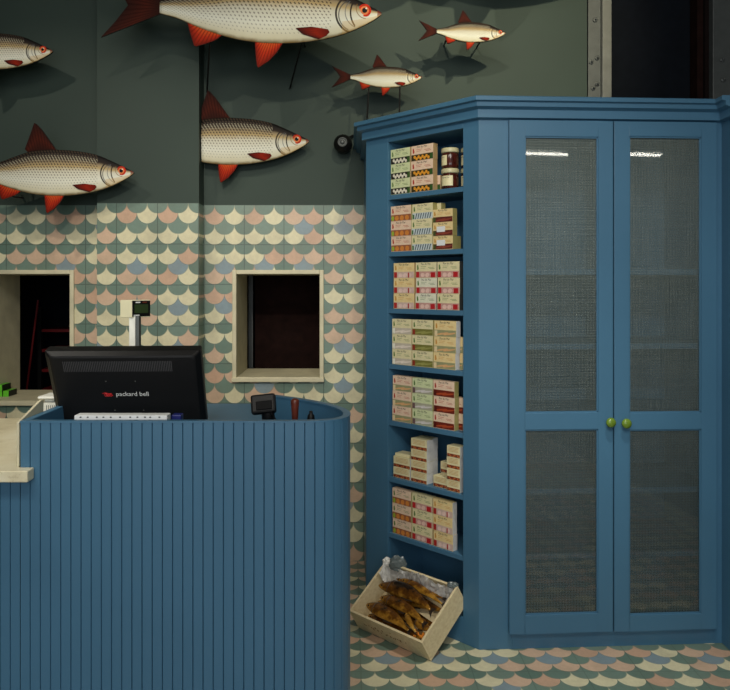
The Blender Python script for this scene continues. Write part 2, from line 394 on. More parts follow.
for py in (272, 346, 417, 489.5, 553.5):
    z = H+(287-py)/F*2.85
    bm = bmesh.new(); gbox(bm, aD0+.0085, aR-.0205, .03, .419, z-.011, z+.011); obj('inner_shelf', bm, M['blue_in'], cab)
bm = bmesh.new()
prism(bm, [G(aR, 0, 0), G(aR, .4, 0), Vector((Rp.x+.25, 3.3, 0)), Vector((Rp.x+.25, 2.72, 0)), Vector((Rp.x+.0, 2.72, 0))], 0, 2.05)
obj('return_panel', bm, M['blue'], cab, bevel=.002)
# doors
TH = .022
def door(px0, px1, g0, g1, kx):
    a0, a1 = a_px(px0, -TH), a_px(px1, -TH); b0, b1 = a_px(g0, -TH), a_px(g1, -TH)
    Yd = G((a0+a1)/2, -TH, 0).y
    zz = lambda py: H+(287-py)/F*Yd
    z0, z1 = DB, DT; l0, l1 = zz(614.5), zz(429.5); u0, u1 = zz(412.8), zz(136.5)
    d = bmesh.new()
    for (x0_, x1_, y0_, y1_) in ((a0, b0, z0, z1), (b1, a1, z0, z1), (b0, b1, z0, l0), (b0, b1, l1, u0), (b0, b1, u1, z1)):
        gbox(d, x0_, x1_, -TH, -.001, y0_, y1_)
    bmesh.ops.remove_doubles(d, verts=d.verts[:], dist=.0002)
    do = obj('cabinet_door', d, M['blue'], cab, bevel=.0012)
    for (y0_, y1_) in ((l0, l1), (u0, u1)):
        d = bmesh.new(); gbox(d, b0-.002, b1+.002, -.0085, -.0075, y0_-.002, y1_+.002); obj('screen_panel', d, M['screen'], do)
        d = bmesh.new(); gbox(d, b0-.002, b1+.002, -.0125, -.0105, y0_-.002, y1_+.002); obj('glass_pane', d, M['glass'], do)
        d = bmesh.new()          # slim bead round the glass
        for (p, q_, r_, s_) in ((b0, b0+.005, y0_, y1_), (b1-.005, b1, y0_, y1_), (b0, b1, y0_, y0_+.005), (b0, b1, y1_-.005, y1_)):
            gbox(d, p, q_, -.017, -.013, r_, s_)
        obj('glazing_bead', d, M['blue'], do)
    kp = P(kx, 422, Yd); kk = G(a_px(kx, -TH), -TH, kp.z)
    d = bmesh.new(); lathe(d, [(.007, 0), (.007, .012), (.015, .016), (.019, .022), (.018, .028), (.012, .033), (.003, .035)], kk, 20, axis=-fn_)
    obj('knob', d, M['knob'], do, smooth=True)
    return Yd
door(509.5, 613, 525, 598.5, 608.5)
door(614.4, 717, 629.5, 701.5, 624)
# crown moulding swept round the front
path = [Vector((L0.x+.002, YW-.001, 0)), L0+Vector((.002, 0, 0)), C0.copy(), Rp.copy(), Vector((Rp.x, 2.72, 0))]
prof = [(0, -.078), (.020, -.074), (.020, -.044), (.026, -.041), (.040, -.036), (.042, -.020), (.055, -.017), (.055, -.003), (.052, 0), (-.03, 0), (-.03, -.06), (0, -.06)]
def out_n(a, b): d_ = (b-a).normalized(); return Vector((d_.y, -d_.x, 0))
segs = [out_n(path[i], path[i+1]) for i in range(len(path)-1)]
segs = [s if (s.dot(Vector((0, -1, 0))) > -.01 and (s.y < -.01)) or abs(s.y) < .01 else -s for s in segs]
segs[0] = Vector((-1, 0, 0)); segs[-1] = Vector((-1, 0, 0))
bm = bmesh.new(); rings = []
for i, p in enumerate(path):
    if i == 0: m_ = segs[0]
    elif i == len(path)-1: m_ = segs[-1]
    else:
        m_ = segs[i-1]+segs[i]; m_ = m_/(m_.dot(segs[i]))
    rings.append([bm.verts.new(p+m_*o_+Vector((0, 0, ZTOP+z_))) for o_, z_ in prof])
for i in range(len(rings)-1):
    for k in range(len(prof)): bm.faces.new((rings[i][k], rings[i+1][k], rings[i+1][(k+1) % len(prof)], rings[i][(k+1) % len(prof)]))
bm.faces.new(rings[0]); bm.faces.new(rings[-1][::-1])
obj('crown_moulding', bm, M['blue'], cab)
bm = bmesh.new(); prism(bm, [path[0]+Vector((.02, 0, 0)), L0+Vector((.03, .02, 0)), C0+Vector((.01, .03, 0)), Rp+Vector((.02, .03, 0)), Vector((Rp.x+.25, 2.72, 0)), Vector((Rp.x+.25, YW-.001, 0))], 2.055, 2.088)
obj('top_board', bm, M['blue'], cab)
# ------------------------------------------------------------------ slatted counter
YC = 1.85; ZC = H-134/F*YC; XC0 = (20-350)/F*YC
ctl = [(-.30, 1.85), (-.15, 1.85), (-.095, 1.853), (-.045, 1.868), (-.012, 1.9), (0.0, 1.945), (-.003, 2.0), (-.022, 2.06), (-.055, 2.12), (-.105, 2.185), (-.165, 2.245), (-.25, 2.315)]
def catmull(pts, n=10):
    out = []; pp = [Vector(p) for p in pts]; pp = [2*pp[0]-pp[1]]+pp+[2*pp[-1]-pp[-2]]
    for i in range(1, len(pp)-2):
        for k in range(n):
            t_ = k/n; a, b, c_, d_ = pp[i-1:i+3]
            out.append(.5*((2*b)+(c_-a)*t_+(2*a-5*b+4*c_-d_)*t_*t_+(-a+3*b-3*c_+d_)*t_**3))
    out.append(pp[-2]); return out
line = [Vector((XC0, YC))]+catmull(ctl)
def resample(pts, step):
    out = [pts[0].copy()]; acc = 0
    for i in range(len(pts)-1):
        a, b = pts[i], pts[i+1]; L = (b-a).length; pos = 0
        while acc+(L-pos) >= step:
            pos += step-acc; acc = 0; out.append(a+(b-a)*(pos/L))
        acc += L-pos
    return out
SLAT = 10.17/F*YC
def nrm(pts, i):
    d_ = pts[min(i+1, len(pts)-1)]-pts[max(i-1, 0)]; d_.normalize(); return Vector((d_.y, -d_.x))
def slat_skin(pts, thick, z0, z1, groove=.0045):
    g = resample(pts, SLAT/8); out = []; inn = []
    for i, p in enumerate(g):
        n_ = nrm(g, i); off = -groove if i % 8 == 0 else 0
        if i % 8 in (1, 7):
            tdir = Vector((-n_.y, n_.x)); sh = SLAT/8-.0016
            p2 = p+tdir*(-sh if i % 8 == 1 else sh)
            out.append(p2)
        else: out.append(p+n_*off)
        inn.append(p-n_*thick)
    bm = bmesh.new(); rows = []
    for z in (z0, z1): rows.append(([bm.verts.new((a.x, a.y, z)) for a in out], [bm.verts.new((a.x, a.y, z)) for a in inn]))
    (o0, i0), (o1, i1) = rows; n = len(out)
    for k in range(n-1):
        bm.faces.new((o0[k], o0[k+1], o1[k+1], o1[k])); bm.faces.new((i0[k+1], i0[k], i1[k], i1[k+1]))
        bm.faces.new((o1[k], o1[k+1], i1[k+1], i1[k])); bm.faces.new((o0[k+1], o0[k], i0[k], i0[k+1]))
    for k in (0, n-1): bm.faces.new((o0[k], o1[k], i1[k], i0[k]))
    return bm
ctr = thing('service_counter', 'blue counter clad in narrow vertical slats with a rounded right end', 'counter', (0, 0, 0))
obj('slatted_front', slat_skin(line, .016, 0, ZC-.005), M['blue'], ctr)
g = resample(line, .02); bm = bmesh.new()        # flat rim on top
oo = [g[i]+nrm(g, i)*.001 for i in range(len(g))]; ii = [g[i]-nrm(g, i)*.019 for i in range(len(g))]
for k in range(len(g)-1): prism(bm, [oo[k], oo[k+1], ii[k+1], ii[k]], ZC-.005, ZC)
bmesh.ops.remove_doubles(bm, verts=bm.verts[:], dist=.0001)
obj('rim', bm, M['blue'], ctr)
bm = bmesh.new(); box(bm, XC0-.002, XC0+.018, YC+.0165, 2.62, 0, ZC); obj('end_panel', bm, M['blue'], ctr, bevel=.002)
bm = bmesh.new()
inner = [p-nrm(g, i)*.02 for i, p in enumerate(g)]
poly = [Vector((XC0+.019, YC+.02))]+[p for p in inner if p.x > XC0+.03]+[Vector((-.26, 2.6)), Vector((XC0+.019, 2.6))]
poly = poly[::1]; DESK = .965
av = [bm.verts.new((p.x, p.y, DESK)) for p in poly]; bv = [bm.verts.new((p.x, p.y, DESK-.025)) for p in poly]
bm.faces.new(av); bm.faces.new(bv[::-1])
for i in range(len(av)): bm.faces.new((av[i], av[(i+1) % len(av)], bv[(i+1) % len(av)], bv[i]))
obj('desk_board', bm, M['blue_in'], ctr)
# marble slab counter on the left
ZM = H-184/F*1.81
mc = thing('marble_counter', 'low cream marble serving counter on blue slatted base at the left edge', 'counter', (0, 0, 0))
bm = bmesh.new(); prism(bm, [(XL+.02, 1.81), ((27.5-350)/F*1.81, 1.81), ((27.5-350)/F*1.81, 1.8485), (XC0-.003, 1.8485), (XC0-.003, 2.54), (XL+.02, 2.54)], ZM-.029, ZM)
obj('marble_slab', bm, M['marble'], mc, bevel=.003)
obj('slatted_base', slat_skin([Vector((XL+.02, YC)), Vector((XC0-.0005, YC))], .016, 0, ZM-.0295), M['blue'], mc)
bm = bmesh.new()      # sloping cream upstand against the blue end panel
pts = [(1.852, ZM+.0005), (1.852, ZC-.004), (1.985, ZC+.032), (2.0, ZC+.032), (2.0, ZM+.0005)]
va = [bm.verts.new((XC0-.010, y, z)) for y, z in pts]; vb = [bm.verts.new((XC0-.003, y, z)) for y, z in pts]
bm.faces.new(va); bm.faces.new(vb[::-1])
for i in range(5): bm.faces.new((va[i], va[(i+1) % 5], vb[(i+1) % 5], vb[i]))
obj('sloping_upstand', bm, M['frame'], mc, bevel=.001)
bm = bmesh.new(); box(bm, XL+.02, XC0-.004, 2.48, 2.5, 0, ZM-.0295); obj('back_board', bm, M['blue'], mc)
# ------------------------------------------------------------------ monitor
mon = thing('monitor', 'black computer monitor seen from behind on the blue counter', 'monitor', (0, 0, 0))
TLc, TRc, BRc, BLc = P(44, 351, 2.05), P(200.5, 350, 2.09), P(207, 424.5, 2.15), P(59, 424.5, 2.11)
nb = ((TRc-TLc).cross(BLc-TLc)).normalized()
if nb.y > 0: nb = -nb            # towards the customer
def MP(u, v, d): return TLc*(1-u)*(1-v)+TRc*u*(1-v)+BRc*u*v+BLc*(1-u)*v+nb*d
def ringed(bm, rings_, mi=0):
    rr = [[bm.verts.new(MP(u, v, d)) for (u, v) in r_] for r_, d in rings_]
    for i in range(len(rr)-1):
        n = len(rr[i])
        for k in range(n): bm.faces.new((rr[i][k], rr[i][(k+1) % n], rr[i+1][(k+1) % n], rr[i+1][k])).material_index = mi
    bm.faces.new(rr[-1]).material_index = mi; bm.faces.new(rr[0][::-1]).material_index = mi
def rr_(m, r, n=5, mv=None):
    out = []; mv = m if mv is None else mv
    for cx, cy, a0 in ((1-m-r, mv+r*1.8, -90), (1-m-r, 1-mv-r*1.8, 0), (m+r, 1-mv-r*1.8, 90), (m+r, mv+r*1.8, 180)):
        for k in range(n):
            a = R(a0+90*k/(n-1)); out.append((cx+r*math.cos(a), cy+r*1.8*math.sin(a)))
    return out
bm = bmesh.new()
ringed(bm, [(rr_(.002, .012), -.04), (rr_(0, .012), -.036), (rr_(0, .012), -.004), (rr_(.004, .014), 0), (rr_(.035, .02, mv=.045), .015), (rr_(.05, .02, mv=.07), .0165)])
obj('casing', bm, M['black'], mon, smooth=False)
bm = bmesh.new()
for i in range(64):
    u = .115+.69*i/63; a, b = MP(u, .085, 0), MP(u+.006, .085, 0)
    def bumpd(v): return .0015+.020*min(1, max(0, (v-.0)/.11))
    pts_ = [MP(u, .115, .0168), MP(u+.0042, .115, .0168), MP(u+.0042, .25, .0168), MP(u, .25, .0168)]
    vs = [bm.verts.new(p) for p in pts_]; bm.faces.new(vs)
obj('vent_grille', bm, M['ridge'], mon)
bm = bmesh.new()
add_text(bm, 'packard bell', .095, .85, lambda x, y: MP(.53+x/.45, .575-y/.215, .0168), 0)
obj('brand_lettering', bm, M['whitep'], mon)
bm = bmesh.new()
for i in range(2):       # the two crossing ribbon loops of the mark
    pts = []
    for k in range(25):
        tt = 2*math.pi*k/24; pts.append(MP(.372+.024*math.sin(tt)*(1-.3*i), .56+.020*math.sin(2*tt+(i*1.3)), .0168))
    tube(bm, pts, .0007, 6)
tube(bm, [MP(.335, .545, .0168), MP(.352, .532, .0168), MP(.375, .545, .0168), MP(.402, .572, .0168)], .0007, 6)
obj('brand_mark', bm, M['red'], mon)
for u, v in ((.37, .38), (.56, .38), (.40, .77), (.59, .77)):
    bm = bmesh.new(); lathe(bm, [(.0016, 0), (.0013, .0008)], MP(u, v, .0165), 10, axis=nb); obj('screw', bm, M['steel_l'], mon)
bm = bmesh.new(); cc = (BLc+BRc)/2-nb*.0
box(bm, cc.x-.05, cc.x+.05, cc.y+.045, cc.y+.065, DESK+.012, 1.15); obj('stand_neck', bm, M['black'], mon, bevel=.003)
bm = bmesh.new(); lathe(bm, [(.11, 0), (.11, .008), (.04, .014)], (cc.x, cc.y+.055, DESK+.0005), 28); obj('stand_foot', bm, M['black'], mon)
bm = bmesh.new(); vs = [bm.verts.new(MP(u, v, -.0405)) for u, v in ((.03, .04), (.97, .04), (.97, .95), (.03, .95))]; bm.faces.new(vs)
obj('screen', bm, M['vent'], mon)
# ------------------------------------------------------------------ papers on the counter
a, b = P(80, 414, 1.92), P(171, 415, 1.92)
bk = thing('ring_binder', 'white ring binder of papers lying behind the counter rim under the monitor', 'binder', (a.x, 1.885, DESK+.0005))
Wd = b.x-a.x
bm = bmesh.new(); box(bm, .002, Wd-.004, 0, .03, 0, .065); obj('paper_block', bm, M['paper'], bk)
bm = bmesh.new(); box(bm, 0, Wd, -.006, .032, .0655, .084)
obj('cover', bm, M['paper'], bk, bevel=.002)
random.seed(4)
for k in range(11):
    x = .02+k*(Wd-.04)/10+random.uniform(-.006, .006); bm = bmesh.new(); box(bm, x-.0022, x+.0022, -.0072, -.0062, .078, .081); obj('punch_hole', bm, M['ink'], bk)
bm = bmesh.new(); p = P(177, 416, 1.95); box(bm, p.x-.013, p.x+.013, 1.94, 1.97, DESK+.0005, p.z+.005)
tag(obj('blue_marker_cap', bm, M['bluebit'], bevel=.003), 'small dark blue plastic block beside the monitor foot', 'block')
# ------------------------------------------------------------------ shop scale with display pole
YS = 2.36
sc = thing('price_scale', 'cream shop scale with raised price display on a pole behind the monitor', 'scale', (-.7, 2.45, DESK+.0005))
def loc(o, p): return Vector(p)-o.location
bm = bmesh.new(); a = P(43, 400, 2.2); 
box(bm, -.105, .16, -.08, .13, 0, .05); obj('scale_base', bm, M['cream_pl'], sc, bevel=.006)
bm = bmesh.new(); d0 = P(134, 345, YS)-sc.location
box(bm, d0.x-.013, d0.x+.0075, d0.y-.012, d0.y+.012, .045, P(0, 316, YS).z-sc.location.z); obj('display_pole', bm, M['alu'], sc, bevel=.002)
bm = bmesh.new(); box(bm, d0.x+.008, d0.x+.019, d0.y-.01, d0.y+.014, .045, P(0, 316, YS).z-sc.location.z); obj('pole_channel', bm, M['steel'], sc)
bm = bmesh.new(); Zt = P(0, 300, YS).z-sc.location.z; Zb = P(0, 317.5, YS).z-sc.location.z
A = [P(120, 300, YS), P(131.5, 300, YS-.02), P(150.5, 298, YS+.04), P(141, 298, YS+.06)]
A = [Vector((p.x, p.y, 0))-Vector((sc.location.x, sc.location.y, 0)) for p in A]
prism(bm, A, Zb, Zt); obj('display_head', bm, M['cream_pl'], sc, bevel=.002)
bm = bmesh.new()
f0, f1 = A[1], A[2]; nf = Vector(((f1-f0).y, -(f1-f0).x, 0)).normalized()
def DP(u, v, o_): return f0*(1-u)+f1*u+nf*o_+Vector((0, 0, Zb+(Zt-Zb)*v))
for (u0, u1, v0, v1, o_, mi) in ((.03, .98, .06, .96, .0008, 0), (.14, .86, .25, .75, .0014, 1), (.2, .45, .83, .9, .0014, 2), (.55, .8, .83, .9, .0014, 3), (.1, .4, .1, .16, .0014, 2)):
    bm.faces.new([bm.verts.new(DP(u, v, o_)) for u, v in ((u0, v0), (u1, v0), (u1, v1), (u0, v1))]).material_index = mi
obj('display_window', bm, [M['black'], M['lcd'], M['whitep'], M['pole_w']], sc)
# cream wedge housing and roll printer beside the end panel
wd = thing('label_printer', 'small white label printer with printed front, left of the monitor', 'printer', (-.82, 2.0, DESK+.0005))
def W(px, py, Y): return P(px, py, Y)-wd.location
bm = bmesh.new(); p0, p1 = W(44, 401, 2.2), W(60, 401, 2.2); box(bm, p0.x, p1.x, .17, .23, 0, p0.z); obj('printer_body', bm, M['white_pl'], wd, bevel=.003)
bm = bmesh.new()
for k in range(5):
    x = p0.x+.02+k*.006; box(bm, x, x+.0015, .1685, .1695, p0.z-.028, p0.z-.008)
box(bm, p0.x+.001, p0.x+.007, .1685, .1695, p0.z-.032, p0.z-.006, 1)
obj('printed_marks', bm, [M['steel'], M['redpole']], wd)
bm = bmesh.new(); p2 = W(43.5, 394, 2.2); box(bm, p2.x, p1.x, .155, .24, p0.z+.012, p2.z-.001); box(bm, p2.x+.01, p1.x-.01, .18, .22, p0.z, p0.z+.012); obj('lid', bm, M['white_pl'], wd, bevel=.004)
# ------------------------------------------------------------------ small things on the right of the counter
tm = thing('card_terminal', 'black card terminal on a stand at the rounded end of the counter', 'card reader', (P(262, 0, 2.13).x, 2.13, DESK+.0005))
def T(px, py, Y=2.13): return P(px, py, Y)-tm.location
bm = bmesh.new()
Mx = Matrix.Translation(T(263.5, 404)) @ Matrix.Rotation(R(-6), 4, 'Y') @ Matrix.Rotation(R(-22), 4, 'X')
box(bm, -.036, .036, -.012, .016, -.028, .028, 0, Mx); obj('terminal_head', bm, M['black'], tm, bevel=.006)
bm = bmesh.new(); box(bm, -.02, .026, -.0165, -.0125, -.020, .006, 0, Mx); obj('lens_window', bm, M['vent'], tm, bevel=.003)
bm = bmesh.new(); b0 = T(267, 415); tube(bm, [(b0.x+.004, .01, .004), (b0.x+.002, .008, .05), T(266, 409)+Vector((0, .006, 0))], [.02, .019, .016], 12)
obj('neck', bm, M['black'], tm, smooth=True)
bm = bmesh.new(); tube(bm, [T(268, 405)+Vector((0, -.012, 0)), T(273, 414)+Vector((0, -.01, 0)), T(277, 423)+Vector((0, 0, 0)), (T(279, 430).x, 0, .006)], .0028, 8); obj('cable', bm, M['black'], tm, smooth=True)
bm = bmesh.new(); lathe(bm, [(.036, 0), (.036, .006), (.02, .01)], (b0.x+.004, .01, 0), 20); obj('foot', bm, M['black'], tm)
p = P(295, 398.5, 2.06); hh = p.z-DESK-.0005
bm = bmesh.new(); lathe(bm, [(.006, 0), (.0065, .01), (.009, .015), (.0085, hh*.4), (.0105, hh*.7), (.012, hh*.88), (.0115, hh*.96), (.006, hh)], (0, 0, 0), 18)
tag(obj('tool_handle', bm, M['pole_w'], smooth=True, loc=(p.x, 2.06, DESK+.0005)), 'turned red brown wooden handle standing upright inside the rounded counter end', 'handle')
p = P(311, 411, 2.0); hh = p.z-DESK-.0005
bm = bmesh.new(); lathe(bm, [(.01, 0), (.0105, hh*.7), (.009, hh*.85), (.005, hh*.9), (.0045, hh)], (0, 0, 0), 16)
tag(obj('small_bottle', bm, M['black'], smooth=True, loc=(p.x, 2.0, DESK+.0005)), 'small dark bottle top beside the wooden handle near the counter end', 'bottle')
# ------------------------------------------------------------------ green cartons on the left hatch sill
M['lime'] = mat('lime_card', (96, 190, 40), .5, var=.06); M['dkcard'] = mat('dark_printed_card', (30, 34, 26), .5, var=.8, scale=90)
ZSILL = zq(404.5)+.021
for (px0, px1, pside, lev, yy, lab) in ((3.2, 8.6, 16.5, 0, 3.80, 'lime green carton with dark side, right one on the left hatch sill'),
                                   (-2.8, 2.2, 8, 0, 3.80, 'lime green carton at the picture edge, lower one on the left hatch sill'),
                                   (-2.8, 2.0, 10.2, 1, 3.795, 'lime green carton stacked on top of the others on the hatch sill')):
    x0_ = (px0-350)/F*yy; x1_ = (px1-350)/F*yy; dd = .095 if lev == 0 else .1
    bm = bmesh.new(); hgt = .030
    if lev == 0 and px0 > 0: box(bm, 0, x1_-x0_, 0, dd, 0, hgt)
    else: box(bm, 0, x1_-x0_, 0, dd, 0, hgt)
    for f in bm.faces:
        if abs(f.calc_center_median().x-(x1_-x0_)) < .0005: f.material_index = 1
    o = obj('green_carton', bm, [M['lime'], M['dkcard']], loc=(x0_, yy, ZSILL+.0005+lev*(hgt+.001)))
    o.rotation_euler.z = R(-16) if False else 0
    tag(o, lab, 'box', 'green cartons on the hatch sill')
# ------------------------------------------------------------------ painted fish boards
def fish_mat():
    t = NT('fish_print'); uv = t.new('ShaderNodeUVMap', uv_map='st'); sp = t.new('ShaderNodeSeparateXYZ'); t.t.links.new(uv.outputs[0], sp.inputs[0])
    u, s = sp.outputs[0], sp.outputs[1]
    uw = t.new('ShaderNodeUVMap', uv_map='xy'); sq = t.new('ShaderNodeSeparateXYZ'); t.t.links.new(uw.outputs[0], sq.inputs[0])
    x, y = sq.outputs[0], sq.outputs[1]
    nz = t.noise(uw.outputs[0], 30, 4)
    base = t.ramp(t.m_('ADD', s, t.m_('MULTIPLY', t.m_('SUBTRACT', nz, .5), .08)),
        [(0, lin((140, 116, 72))), (.06, lin((206, 200, 172))), (.3, lin((222, 222, 208))), (.52, lin((206, 202, 184))), (.64, lin((176, 154, 110))), (.74, lin((140, 124, 98))), (.81, lin((44, 34, 30))), (.93, lin((22, 19, 18)))])
    # scale lattice
    ys = t.m_('MULTIPLY', s, 17.0); fy = t.m_('FLOOR', ys); ry = t.m_('SUBTRACT', t.m_('SUBTRACT', ys, fy), .5)
    xs_ = t.m_('ADD', t.m_('MULTIPLY', x, 66.0), t.m_('MULTIPLY', t.m_('FLOORED_MODULO', fy, 2.0), .5))
    rx = t.m_('SUBTRACT', t.m_('FRACT', xs_), .5)
    # small crescent: a spot squeezed along the length, slanted
    rx2 = t.m_('ADD', rx, t.m_('MULTIPLY', ry, .45))
    d = t.m_('SQRT', t.m_('ADD', t.m_('MULTIPLY', t.m_('MULTIPLY', rx2, rx2), 3.2), t.m_('MULTIPLY', t.m_('MULTIPLY', ry, ry), 1.6)))
    rad = t.m_('ADD', .2, t.m_('MULTIPLY', s, .38))
    spot_ = t.m_('SUBTRACT', 1.0, t.m_('SMOOTH_MIN', t.m_('DIVIDE', d, rad), 1.0, .15))
    spot_ = t.m_('MULTIPLY', t.m_('GREATER_THAN', spot_, .05), 1.0)
    body = t.m_('MULTIPLY', t.m_('LESS_THAN', u, .82), t.m_('GREATER_THAN', s, .10))
    amt = t.m_('MULTIPLY', t.m_('MULTIPLY', spot_, body), t.m_('MINIMUM', t.m_('ADD', .3, t.m_('MULTIPLY', s, .9)), .9))
    c = t.mix(amt, base, lin((70, 58, 48)))
    # bright specks on the dark back
    bk_ = t.m_('MULTIPLY', t.m_('MULTIPLY', t.m_('GREATER_THAN', s, .765), t.m_('LESS_THAN', s, .882)), body)
    c = t.mix(t.m_('MULTIPLY', t.m_('MULTIPLY', bk_, t.m_('GREATER_THAN', t.m_('SUBTRACT', d, rad), .17)), .55), c, lin((190, 184, 160)))
    # gill arcs, cheek line, mouth
    def ring(cx, cy, r, w_, side):
        dx = t.m_('SUBTRACT', x, cx); dy = t.m_('SUBTRACT', y, cy)
        dd = t.m_('SQRT', t.m_('ADD', t.m_('MULTIPLY', dx, dx), t.m_('MULTIPLY', dy, dy)))
        m = t.m_('LESS_THAN', t.m_('ABSOLUTE', t.m_('SUBTRACT', dd, r)), w_)
        return t.m_('MULTIPLY', m, t.m_('LESS_THAN', dx, side))
    hm = t.m_('LESS_THAN', s, .85)
    for (cx, cy, r, w_, sd, cc, am) in ((.905, -.005, .068, .0035, -.01, (44, 36, 30), .95), (.903, -.01, .056, .0022, -.02, (70, 70, 70), .8),
                                    (.925, .0, .055, .0018, -.02, (96, 100, 104), .7), (.965, .0, .076, .0028, -.058, (36, 30, 26), .95), (.945, .015, .036, .0018, 0, (120, 90, 50), .7)):
        c = t.mix(t.m_('MULTIPLY', t.m_('MULTIPLY', ring(cx, cy, r, w_, sd), hm), am), c, lin(cc))
    # dark lips
    lip = t.m_('GREATER_THAN', u, .985); c = t.mix(t.m_('MULTIPLY', lip, .8), c, lin((110, 40, 30)))
    gold = t.m_('MULTIPLY', t.m_('GREATER_THAN', u, .86), t.m_('LESS_THAN', s, .3)); c = t.mix(t.m_('MULTIPLY', gold, .35), c, lin((200, 160, 90)))
    t.set(t.b.inputs['Base Color'], c); t.b.inputs['Roughness'].default_value = .6; t.b.inputs['Specular IOR Level'].default_value = .12; return t.m
def fin_mat(name, ca, cb_, cc):
    t = NT(name); uv = t.new('ShaderNodeUVMap', uv_map='st'); sp = t.new('ShaderNodeSeparateXYZ'); t.t.links.new(uv.outputs[0], sp.inputs[0])
    c = t.ramp(sp.outputs[1], [(0, lin(ca)), (.45, lin(cb_)), (1, lin(cc))])
    st = t.m_('SINE', t.m_('MULTIPLY', sp.outputs[0], 2*math.pi*11)); st = t.m_('GREATER_THAN', st, .35)
    c = t.mix(t.m_('MULTIPLY', st, .6), c, tuple(v*.3 for v in lin(cb_)[:3])+(1,))
    t.set(t.b.inputs['Base Color'], c); t.b.inputs['Roughness'].default_value = .7; t.b.inputs['Specular IOR Level'].default_value = .08; return t.m
M['fish'] = fish_mat()
M['fin_red'] = fin_mat('red_fin_print', (206, 84, 36), (176, 46, 22), (96, 22, 14))
M['fin_dark'] = fin_mat('dark_fin_print', (40, 20, 16), (72, 28, 19), (44, 22, 18))
M['fin_pec'] = fin_mat('pectoral_print', (96, 24, 16), (150, 38, 20), (34, 20, 20))
M['edge'] = mat('board_edge', (30, 28, 26), .6)
M['eye_o'] = mat('eye_ring', (186, 44, 24), .6, var=.3, scale=60, spec=.1); M['eye_m'] = mat('eye_iris', (214, 122, 74), .6, var=.2, scale=60, spec=.1)
M['pupil'] = mat('eye_pupil', (14, 10, 10), .5, spec=.1); M['glint'] = mat('eye_glint', (230, 214, 200), .5)
def zz_(x, y): return ((x-50)/625, (222-y)/625)
TOP = [zz_(*p) for p in ((178, 206), (250, 190), (300, 172), (350, 156), (400, 151), (430, 150), (500, 155), (560, 167), (610, 188), (650, 207), (668, 216), (675, 221))]
BOT = [zz_(*p) for p in ((178, 235), (220, 246), (260, 262), (320, 281), (370, 291), (430, 295), (500, 291), (570, 277), (620, 258), (655, 239), (668, 230), (675, 224))]
def interp(tab, u):
    if u <= tab[0][0]: return tab[0][1]
    for i in range(len(tab)-1):
        (a, b), (c_, d_) = tab[i], tab[i+1]
        if u <= c_:
            t_ = (u-a)/(c_-a)
            m0 = (d_-tab[i-1][1])/(c_-tab[i-1][0]) if i > 0 else (d_-b)/(c_-a)
            m1 = (tab[i+2][1]-b)/(tab[i+2][0]-a) if i+2 < len(tab) else (d_-b)/(c_-a)
            h_ = c_-a; return (2*t_**3-3*t_**2+1)*b+(t_**3-2*t_**2+t_)*h_*m0+(-2*t_**3+3*t_**2)*d_+(t_**3-t_**2)*h_*m1
    return tab[-1][1]
THB = .012; BUL = .05      # board thickness (m) and belly of the relief (share of the length)
def fish_body(L, ucut):
    bm = bmesh.new(); l1 = bm.loops.layers.uv.new('st'); l2 = bm.loops.layers.uv.new('xy')
    us = [max(ucut, .205)+(1-max(ucut, .205))*k/60 for k in range(61)]; ns = 12; grid = []; back = []
    for u in us:
        tp, bt = interp(TOP, u), interp(BOT, u); row = []
        for j in range(ns+1):
            s = j/ns; v = bt+(tp-bt)*s; dm = BUL*(tp-bt)*4*s*(1-s)
            row.append((bm.verts.new(((u-1)*L, -dm*L, v*L)), u, s, v))
        grid.append(row); back.append([bm.verts.new(((u-1)*L, THB, (bt+(tp-bt)*s)*L)) for s in (0, 1)])
    def setuv(f, dat):
        for lp, (u, s, v) in zip(f.loops, dat): lp[l1].uv = (u, s); lp[l2].uv = (u, v)
    for i in range(len(us)-1):
        for j in range(ns):
            cs = (grid[i][j], grid[i+1][j], grid[i+1][j+1], grid[i][j+1]); f = bm.faces.new([c_[0] for c_ in cs]); f.smooth = True
            setuv(f, [c_[1:] for c_ in cs])
        for a_, b_ in ((0, 0), (ns, 1)):
            f = bm.faces.new((grid[i][a_][0], grid[i+1][a_][0], back[i+1][b_], back[i][b_])); f.material_index = 1
        f = bm.faces.new((back[i][0], back[i+1][0], back[i+1][1], back[i][1])); f.material_index = 1
    for i in (0, len(us)-1):
        f = bm.faces.new([g_[0] for g_ in grid[i]]+[back[i][1], back[i][0]]); f.material_index = 1
    return bm
